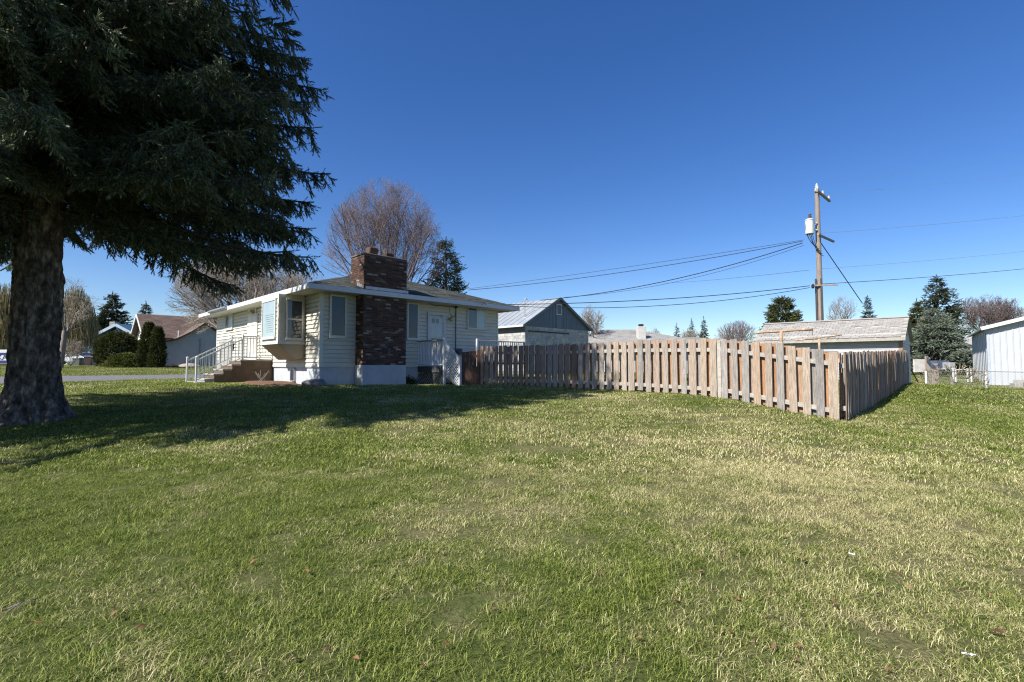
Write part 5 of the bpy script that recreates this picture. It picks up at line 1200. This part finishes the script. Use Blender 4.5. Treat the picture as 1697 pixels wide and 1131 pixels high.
# willow curtains of yellowish hanging twigs
def willow(px, Y, ytop, wpx, label, seed, n_=900):
    x, y = at(px, Y); g = gz(x, y); hgt = zz(ytop, Y) - g; rr = random.Random(seed); rad_ = wpx / 2 / F * Y; thin = []; thick = [(0, 0, -.2, 0, 0, hgt * .6, .3, .18)]
    for k in range(16):
        az = rr.uniform(0, 6.28); e = (math.cos(az) * rad_ * .6, math.sin(az) * rad_ * .6, hgt * rr.uniform(.7, .95)); thick.append((0, 0, hgt * rr.uniform(.3, .6), *e, .09, .04))
    for k in range(n_):
        az = rr.uniform(0, 6.28); q = rad_ * math.sqrt(rr.random()); zt_ = hgt * (1 - .45 * (q / rad_) ** 2) * rr.uniform(.8, 1); p = Vector((math.cos(az) * q, math.sin(az) * q, zt_)); ln = rr.uniform(.3, .8) * zt_
        for j in range(5):
            p2 = p + Vector((rr.gauss(0, .06) + math.cos(az) * .04, rr.gauss(0, .06), -ln / 5)); thin.append((*p, *p2, .022, .018)); p = p2
    T = Thing('willow_tree', label, 'tree', x, y, g, 0); V, Fq = tubes_np(thick, 6); link('trunk', np_mesh('trunk', V, Fq, M_twig), T.o)
    V, Fq = tubes_np(thin, 3); link('crown', np_mesh('crown', V, Fq, surf('yellow_willow_twigs', (.30, .24, .09), (.22, .19, .10), 1.5, .9, pos=True)), T.o)
willow(122, 50, 470, 62, 'weeping willow with hanging yellow brown twigs just beyond the spruce trunk', 4)
willow(2, 50, 466, 60, 'weeping willow with yellow twigs on the street side of the spruce trunk', 5)
# leafless grey bush by the driveway
bare_tree(118, 560, 40, 'grey leafless bush in front of the white car', 'bare_bush', stems=12, spread=1.1, levels=4, seed=23, fork_z=.05, wpx=76, maxn=3500, twig_r=.012, trunk_r=.05)

# ------------------------------------------------------------------ shrubs
def shrub(px, Y, ytop, wpx, label, name, stops, n_=3500, prof='round', sl=(.18, .32), seed=1, cat='shrub', up=.3, group=None):
    x, y = at(px, Y); g = gz(x, y); hgt = zz(ytop, Y) - g; rad_ = wpx / 2 / F * Y; rr = np.random.RandomState(seed)
    P_l, D_l, L_l = [], [], []
    for k in range(n_):
        f = rr.rand() ** .85; az = rr.uniform(0, 6.283)
        rm = {'round': math.sqrt(max(0, 1 - (2 * f - .85) ** 2 / 1.35)), 'column': min(1, 1.15 * (1 - f) ** .55 + .02) * (.8 + .2 * min(1, f * 6)), 'low': (1 - f) ** .4}[prof]
        bump = 1 + .13 * math.sin(az * 5 + f * 9) + .08 * math.sin(az * 11 + 3 + f * 17)
        q = rad_ * rm * bump * (1 - .35 * rr.rand() ** 2); P_l.append((math.cos(az) * q, math.sin(az) * q, hgt * f)); D_l.append((math.cos(az) + rr.normal(0, .4), math.sin(az) + rr.normal(0, .4), up + rr.normal(0, .4))); L_l.append(rr.uniform(*sl))
    V, Ft = scatter_shoots(np.array(P_l), np.array(D_l), np.array(L_l), TPL_S, seed)
    T = Thing(name, label, cat, x, y, g, 0, group); link('foliage', np_mesh('foliage', V, Ft, leaf_mat(name + '_leaf_' + str(seed), stops, .15)), T.o)
    tz_ = MB().tube([(0, 0, g - .1), (0, 0, g + hgt * .6)], [.12, .05], 7); T.part('stem', tz_, M_twig)
    return T
gdk = [(.15, (.022, .030, .010)), (.5, (.055, .068, .018)), (.9, (.12, .125, .035))]
shrub(246, 39.0, 538, 25, 'taller of two dark columnar evergreens before the pale blue house', 'columnar_evergreen', gdk, 3600, 'column', seed=31, up=1.0)
shrub(261, 38.4, 545, 19, 'shorter of two dark columnar evergreens before the pale blue house', 'columnar_evergreen', gdk, 2400, 'column', seed=32, up=1.0)
shrub(195, 42, 553, 54, 'big dark rounded juniper shrub in front of the blue trimmed house', 'juniper_shrub', gdk, 6500, 'round', (.2, .36), 33, up=.3)
shrub(208, 39.5, 588, 52, 'low golden green juniper spreading before the dark shrub', 'golden_juniper', [(.15, (.06, .075, .015)), (.5, (.13, .15, .03)), (.9, (.22, .23, .06))], 1500, 'low', (.2, .35), 34, up=.2)
shrub(1576, 28.9, 612, 110, 'dry tan weeds growing along the chain link fence', 'dry_weeds', [(.15, (.22, .18, .12)), (.5, (.32, .27, .19)), (.9, (.42, .36, .27))], 130, 'low', (.15, .4), 35, 'weeds', 1.6)

# ------------------------------------------------------------------ bed, rock, leaves and scraps
bc = loc(HC, -.75, 2.6)
bed = MB(); ring = 24; vs = []
for r_, dz in ((1.0, .0), (.85, .05), (.4, .08)):
    for k in range(ring):
        a = 2 * math.pi * k / ring; lx = -.75 + math.cos(a) * .85 * r_ + .1 * math.sin(3 * a) * r_; ly = 2.4 + math.sin(a) * 2.0 * r_; q = loc(HC, lx, ly); vs.append((q[0], q[1], gz(*q) + dz))
bed.add(vs, [(i * ring + k, i * ring + (k + 1) % ring, (i + 1) * ring + (k + 1) % ring, (i + 1) * ring + k) for i in range(2) for k in range(ring)] + [tuple(range(2 * ring, 3 * ring))])
tag(link('garden_bed', bed.mesh('garden_bed', 0, surf('leaf_litter', (.08, .045, .03), (.19, .11, .065), 30, 1, 1.0, 70, pos=True, c3=(.07, .05, .035)))), kind='structure')
q = loc(HC, -.28, -.30); rk_ = bpy.data.meshes.new('rock')
import bmesh
bm = bmesh.new(); bmesh.ops.create_icosphere(bm, subdivisions=3, radius=1)
for v in bm.verts:
    nn = noise.noise(v.co * 1.7) * .35; v.co *= 1 + nn; v.co.x *= .40; v.co.y *= .2; v.co.z *= .17
bm.to_mesh(rk_); bm.free(); rk_.materials.append(surf('grey_rock', (.12, .12, .13), (.20, .19, .19), 5, .9, .5))
ro_ = link('rock', rk_, None, (q[0], q[1], gz(*q) + .08)); ro_.rotation_euler = (0, 0, .1); tag(ro_, 'flat grey rock at the shaded corner of the white foundation', 'rock')
q = loc(HC, 3.3, -.35)
shrub_t = Thing('low_plant', 'small dark plant at the foot of the wall beside the back steps', 'plant', q[0], q[1], gz(*q), 0)
rr = np.random.RandomState(77); k_ = 160
Pq = np.stack([rr.normal(0, .16, k_), rr.normal(0, .10, k_), np.abs(rr.normal(.05, .08, k_))], 1); V, Ft = scatter_shoots(Pq, rr.normal(0, 1, (k_, 3)) + [0, 0, .6], rr.uniform(.1, .2, k_), TPL_S, 4)
link('foliage', np_mesh('foliage', V, Ft, leaf_mat('low_plant_leaf', gdk, .1)), shrub_t.o)
q = loc(HC, -.9, 3.0); T = Thing('dead_stalks', 'thin dead plant stalks standing in the leaf littered bed', 'plant', q[0], q[1], gz(*q), 0)
for k in range(9):
    a = R.uniform(0, 6.28); T.part('stem', MB().tube([(R.uniform(-.15, .15), R.uniform(-.15, .15), gz(*q)), (math.cos(a) * .15, math.sin(a) * .15, gz(*q) + .25), (math.cos(a) * .3, math.sin(a) * .3, gz(*q) + R.uniform(.35, .5))], .008, 4), M_twig)
LM = []
for k in range(4):
    r = random.Random(k); vs = []; fs = []; n_ = 6
    for i in range(n_ + 1):
        f = i / n_; w_ = .42 * math.sin(math.pi * (f * .92 + .04)) * (1 + .25 * r.uniform(-1, 1)); c = .10 * math.sin(f * 3) + .05 * r.uniform(-1, 1)
        vs += [(f - .5, -w_ * .5, c + .22 * w_), (f - .5, 0, c), (f - .5, w_ * .5, c + .25 * w_)]
    for i in range(n_):
        for j in range(2): fs.append((i * 3 + j, i * 3 + j + 1, i * 3 + 3 + j + 1, i * 3 + 3 + j))
    LM.append(MB().add(vs, fs).mesh('fallen_leaf', 0, None, True))
M_lf = rand_mat('brown_fallen_leaf', [(0, (.09, .042, .020)), (.4, (.16, .075, .034)), (.7, (.22, .125, .065)), (1, (.08, .04, .022))], .9, 0, grain=.3, gscale=30)
for me in LM: me.materials.append(M_lf)
leafpx = [(1162, 958), (1172, 900), (1332, 935), (1250, 1075), (1447, 938), (1610, 929), (1510, 985), (1640, 995), (1283, 1085), (1325, 1085), (1210, 1060), (1222, 1003), (1490, 962), (1380, 1010), (590, 1105), (600, 1095), (697, 1118), (541, 1090), (235, 1052), (62, 1045), (47, 1045), (26, 989), (190, 1028), (490, 1108), (508, 957), (740, 1080), (620, 955), (1120, 1005),
          (1320, 1108), (1475, 1125), (1440, 888), (1300, 885), (1655, 1060), (420, 940), (90, 905), (820, 1020), (905, 1090), (1000, 960), (1060, 1070), (1200, 935)]
def ground_hit(px, py):
    yc = (565.5 - py) / F; xc = (px - 848.5) / F; d = (xc, math.cos(PITCH) - yc * math.sin(PITCH), math.sin(PITCH) + yc * math.cos(PITCH)); k = 1.3 / -d[2]
    for _ in range(12): k = -gz(d[0] * k, d[1] * k) / -d[2] * 1.0
    return d[0] * k, d[1] * k
for i_, (px_, py_) in enumerate(leafpx):
    x, y = ground_hit(px_, py_); o = link('fallen_leaf', LM[i_ % 4], None, (x, y, gz(x, y) + .034)); s_ = R.uniform(.035, .055); o.scale = (s_, s_, s_)
    o.rotation_euler = (R.uniform(-.4, .4), R.uniform(-.4, .4), R.uniform(0, 6.28)); tag(o, 'small curled brown leaf lying on the sunlit lawn grass', 'leaf', 'fallen leaves scattered on the lawn')
for (px_, py_, sc_, lb) in ((1413, 932, .05, 'small crumpled white paper scrap on the lawn'), (1608, 1106, .07, 'white twisted paper strip lying on the near lawn')):
    x, y = ground_hit(px_, py_); vs = []; n_ = 7; r = random.Random(px_)
    for i in range(n_):
        for j in range(4): vs.append(((i / n_ - .5) * 2.0, (j / 3 - .5) * (.9 if sc_ < .06 else .35), r.uniform(0, .4)))
    o = link('paper_scrap', MB().add(vs, [(i * 4 + j, i * 4 + j + 1, i * 4 + 5 + j, i * 4 + 4 + j) for i in range(n_ - 1) for j in range(3)]).mesh('paper_scrap', 0, M_white), None, (x, y, gz(x, y) + .05)); o.scale = (sc_ * .42, sc_ * .38, sc_ * .42); o.rotation_euler = (.2, .1, -.45); tag(o, lb, 'litter')
x, y = ground_hit(28, 1022); o = link('twig', MB().tube([(-.05, 0, .0), (0, .02, .02), (.03, -.04, .03), (.035, -.09, .02)], .003, 5).tube([(.03, -.04, .03), (.07, 0, .04), (.065, .05, .03)], .0025, 5).mesh('twig', 0, M_twig), None, (x, y, gz(x, y) + .04)); tag(o, 'pale forked dry twig lying on the shaded green grass', 'twig')
# pale flecks on the lawn by the far shed
for i_, (px_, py_) in enumerate([(1638, 664), (1614, 667), (1556, 660), (1519, 701), (1546, 663), (1512, 660), (1574, 671), (1580, 652), (1604, 650), (1620, 652)]):
    x, y = ground_hit(px_, py_); o = link('fallen_leaf', LM[i_ % 4], None, (x, y, gz(x, y) + .05)); o.scale = (.14, .14, .14); o.rotation_euler = (.2, .1, i_ * 1.3); tag(o, 'pale dry leaf on the green grass toward the shed', 'leaf', 'pale leaves near the chain link fence'); 

# ------------------------------------------------------------------ grass blades (one object; geometry nodes scatter tufts made of its own mesh)
m, n, b, out = nodes('grass_blade'); L = n.links
dry, P = lawn_nodes(n); at_ = n.nodes.new('ShaderNodeAttribute'); at_.attribute_name = 'rnd'; at_.attribute_type = 'GEOMETRY'
f_ = grass_color(n, dry, at_.outputs['Fac'])
at2 = n.nodes.new('ShaderNodeAttribute'); at2.attribute_name = 'rnd2'; at2.attribute_type = 'GEOMETRY'
g1 = ramp(n, [(0, (.035, .062, .008)), (.5, (.145, .198, .030)), (1, (.38, .41, .10))]); L.new(at2.outputs['Fac'], g1.inputs[0])
g2 = ramp(n, [(0, (.16, .13, .06)), (.5, (.52, .475, .215)), (1, (.82, .76, .44))]); L.new(at2.outputs['Fac'], g2.inputs[0])
mx = n.nodes.new('ShaderNodeMix'); mx.data_type = 'RGBA'; L.new(f_, mx.inputs[0]); L.new(g1.outputs[0], mx.inputs[6]); L.new(g2.outputs[0], mx.inputs[7]); L.new(mx.outputs[2], b.inputs['Base Color'])
b.inputs['Roughness'].default_value = .6; b.inputs['Specular IOR Level'].default_value = .25
tr = n.nodes.new('ShaderNodeBsdfTranslucent'); L.new(mx.outputs[2], tr.inputs[0]); ms = n.nodes.new('ShaderNodeMixShader'); ms.inputs[0].default_value = .25
L.new(b.outputs[0], ms.inputs[1]); L.new(tr.outputs[0], ms.inputs[2]); L.new(ms.outputs[0], out.inputs[0]); M_grass = m
gr_ = np.random.RandomState(99)
def tuft(nb_, rad_, h0, h1, w_, flat):
    V, Fc, rn, rn2 = [], [], [], []
    for k in range(nb_):
        a = gr_.uniform(0, 6.283); q = rad_ * math.sqrt(gr_.rand()); x, y = q * math.cos(a), q * math.sin(a); az = gr_.uniform(0, 6.283); h_ = gr_.uniform(h0, h1)
        ln = gr_.uniform(.15, flat) * h_ * 1.2; dx, dy = math.cos(az), math.sin(az); wx, wy = -dy * w_ / 2, dx * w_ / 2; i0 = len(V)
        V += [(x - wx, y - wy, -.01), (x + wx, y + wy, -.01), (x + dx * ln * .4 - wx * .9, y + dy * ln * .4 - wy * .9, h_ * .6), (x + dx * ln * .4 + wx * .9, y + dy * ln * .4 + wy * .9, h_ * .6), (x + dx * ln, y + dy * ln, h_)]
        Fc += [(i0, i0 + 1, i0 + 3), (i0, i0 + 3, i0 + 2), (i0 + 2, i0 + 3, i0 + 4)]; r1, r2 = gr_.rand(), gr_.rand(); rn += [r1] * 5; rn2 += [r2] * 5
    return V, Fc, rn, rn2
kinds = []
for k in range(5): kinds.append(tuft(190, .13, .008, .028, .0025, 2.8))
for k in range(4): kinds.append(tuft(260, .32, .010, .032, .0062, 2.4))
for k in range(3): kinds.append(tuft(260, .75, .014, .040, .013, 2.0))
kinds.append(tuft(40, .10, .025, .055, .0036, 1.6))       # longer clump
AV, AF, ar, ar2, ak = [], [], [], [], []
for ki, (v_, f2, r1, r2) in enumerate(kinds):
    o_ = len(AV); AV += v_; AF += [tuple(i + o_ for i in f) for f in f2]; ar += r1; ar2 += r2; ak += [ki + 1] * len(v_)
def pts_zone(y0, y1, dens, ks, jit=0):
    wd = lambda q: 1.12 * q + 3.2; area = (wd(y0) + wd(y1)) * (y1 - y0); n_ = int(area * dens); y = gr_.uniform(y0, y1, n_ * 2); y = y[gr_.rand(n_ * 2) < wd(y) / wd(y1)][:n_]; n_ = len(y); x = gr_.uniform(-1, 1, n_) * wd(y)
    return np.stack([x, y], 1), gr_.choice(ks, n_)
z1_ = pts_zone(.2, 6.0, 75, [0, 1, 2, 3, 4]); z2_ = pts_zone(5.6, 15, 17, [5, 6, 7, 8]); z3_ = pts_zone(14, 46, 3.6, [9, 10, 11]); z4_ = pts_zone(.2, 9.0, 5, [12])
PT = np.concatenate([z[0] for z in (z1_, z2_, z3_, z4_)]); KD = np.concatenate([z[1] for z in (z1_, z2_, z3_, z4_)])
def local(o, P2, ang=ANG):
    d = P2 - np.array(o); c, s = math.cos(ang), math.sin(ang); return d[:, 0] * c + d[:, 1] * s, -d[:, 0] * s + d[:, 1] * c
keep = np.ones(len(PT), bool)
lx, ly = local(HC, PT); keep &= ~((lx > -.1) & (lx < HW) & (ly > -.1) & (ly < HL)); keep &= ~((lx > 1.2) & (lx < 3.05) & (ly > -.65) & (ly < 0)); keep &= ~((lx > 3.8) & (lx < 5.6) & (ly > -2.5) & (ly < 0))
keep &= ~((((lx + .75) / .85) ** 2 + ((ly - 2.4) / 2.0) ** 2) < 1); keep &= ~((lx > -2.75) & (lx < 0) & (ly > 4.3) & (ly < 8))
lx, ly = local(ro, PT); keep &= ~((ly > -.3) & (ly < 5.6))
lx, ly = local(GO, PT, ANG2); keep &= ~((lx > 0) & (lx < GW) & (ly > 0) & (ly < GL))
lx, ly = local(SO_, PT); keep &= ~((lx > -.2) & (lx < KW) & (ly > -.2) & (ly < KL))
lx, ly = local(WO, PT, rad(50.4)); keep &= ~((lx > -.3) & (ly < .2) & (ly > -bw_))
lx, ly = local(Bo, PT); keep &= ~((lx > -.2) & (lx < 12) & (ly > -2.2) & (ly < 7))
keep &= np.hypot(PT[:, 0] - sx_, PT[:, 1] - sy_) > .75
PT = PT[keep]; KD = KD[keep]
ring_ = [(sx_ + math.cos(a) * q, sy_ + math.sin(a) * q) for a, q in zip(gr_.uniform(0, 6.28, 150), gr_.uniform(.5, .85, 150))]
for t_ in np.arange(0, 10.9, .05): ring_.append(tuple(FC + B * t_ - A * gr_.uniform(.02, .16)))
for t_ in np.arange(0, 15, .06): ring_.append(tuple(FC + A2 * t_ + np.array([.738, -.674]) * gr_.uniform(.08, .4)))
for t_ in np.arange(0, 3.8, .08): ring_.append(loc(HC, t_, -.08 - gr_.uniform(0, .12) - (.58 if 1.2 < t_ < 3.05 else 0)))
PT = np.concatenate([PT, np.array(ring_)]); KD = np.concatenate([KD, np.full(len(ring_), 12)])
PZ = gzv(PT[:, 0], PT[:, 1]) + .02 * np.sin(PT[:, 0] * 2.1 + 1.3 * np.sin(PT[:, 1] * 1.1)) * np.cos(PT[:, 1] * 1.7 + .6 * np.sin(PT[:, 0] * .9))
print('grass points', len(PT))
me = bpy.data.meshes.new('grass'); nt_ = len(AV); allv = np.concatenate([np.array(AV), np.column_stack([PT, PZ])]).astype(np.float32)
me.vertices.add(len(allv)); me.vertices.foreach_set('co', allv.ravel()); AF = np.array(AF, np.int32)
me.loops.add(AF.size); me.loops.foreach_set('vertex_index', AF.ravel()); me.polygons.add(len(AF)); me.polygons.foreach_set('loop_start', np.arange(0, AF.size, 3, dtype=np.int32)); me.polygons.foreach_set('loop_total', np.full(len(AF), 3, np.int32)); me.update(calc_edges=True)
npt = len(PT)
def attr(nm, typ, data): a_ = me.attributes.new(nm, typ, 'POINT'); a_.data.foreach_set('value', data)
attr('rnd', 'FLOAT', np.concatenate([ar, np.zeros(npt)]).astype(np.float32)); attr('rnd2', 'FLOAT', np.concatenate([ar2, np.zeros(npt)]).astype(np.float32))
attr('kind_id', 'INT', np.concatenate([ak, np.zeros(npt)]).astype(np.int32)); attr('pick', 'INT', np.concatenate([np.zeros(nt_), KD]).astype(np.int32))
attr('spin', 'FLOAT', gr_.uniform(0, 6.283, nt_ + npt).astype(np.float32))
# patchy growth: taller and shorter areas
sc_ = np.array([.62 + .75 * (.5 + .5 * noise.noise(Vector((x * .9, y * .9, 3.0)))) ** 1.0 + .35 * noise.noise(Vector((x * 3.5, y * 3.5, 8.0))) for x, y in PT]); attr('size', 'FLOAT', np.concatenate([np.ones(nt_), np.clip(sc_, .6, 1.5)]).astype(np.float32))
me.materials.append(M_grass)
go = link('grass', me); tag(go, 'short patchy lawn grass, green mixed with dry straw blades', 'grass', kind='stuff')
ng = bpy.data.node_groups.new('scatter_grass', 'GeometryNodeTree'); ng.interface.new_socket('Geometry', in_out='INPUT', socket_type='NodeSocketGeometry'); ng.interface.new_socket('Geometry', in_out='OUTPUT', socket_type='NodeSocketGeometry')
N = ng.nodes; gi = N.new('NodeGroupInput'); gout = N.new('NodeGroupOutput')
def named(nm, typ): a_ = N.new('GeometryNodeInputNamedAttribute'); a_.data_type = typ; a_.inputs[0].default_value = nm; return a_.outputs[0]
kid = named('kind_id', 'INT')
def cmp_(v): c = N.new('FunctionNodeCompare'); c.data_type = 'INT'; c.operation = 'EQUAL'; ng.links.new(kid, c.inputs[2]); c.inputs[3].default_value = v; return c.outputs[0]
sep = N.new('GeometryNodeSeparateGeometry'); ng.links.new(gi.outputs[0], sep.inputs[0]); ng.links.new(cmp_(0), sep.inputs[1])
g2i = N.new('GeometryNodeGeometryToInstance')
for ki in range(len(kinds), 0, -1):     # linked last to first: multi-inputs stack in reverse
    s2_ = N.new('GeometryNodeSeparateGeometry'); ng.links.new(sep.outputs[1], s2_.inputs[0]); ng.links.new(cmp_(ki), s2_.inputs[1]); ng.links.new(s2_.outputs[0], g2i.inputs[0])
iop = N.new('GeometryNodeInstanceOnPoints'); ng.links.new(sep.outputs[0], iop.inputs['Points']); ng.links.new(g2i.outputs[0], iop.inputs['Instance']); iop.inputs['Pick Instance'].default_value = True
ng.links.new(named('pick', 'INT'), iop.inputs['Instance Index'])
cx3 = N.new('ShaderNodeCombineXYZ'); ng.links.new(named('spin', 'FLOAT'), cx3.inputs[2])
ng.links.new(cx3.outputs[0], iop.inputs['Rotation'])
cs3 = N.new('ShaderNodeCombineXYZ'); cs3.inputs[0].default_value = 1; cs3.inputs[1].default_value = 1; ng.links.new(named('size', 'FLOAT'), cs3.inputs[2]); ng.links.new(cs3.outputs[0], iop.inputs['Scale'])
ng.links.new(iop.outputs[0], gout.inputs[0])
md = go.modifiers.new('scatter', 'NODES'); md.node_group = ng
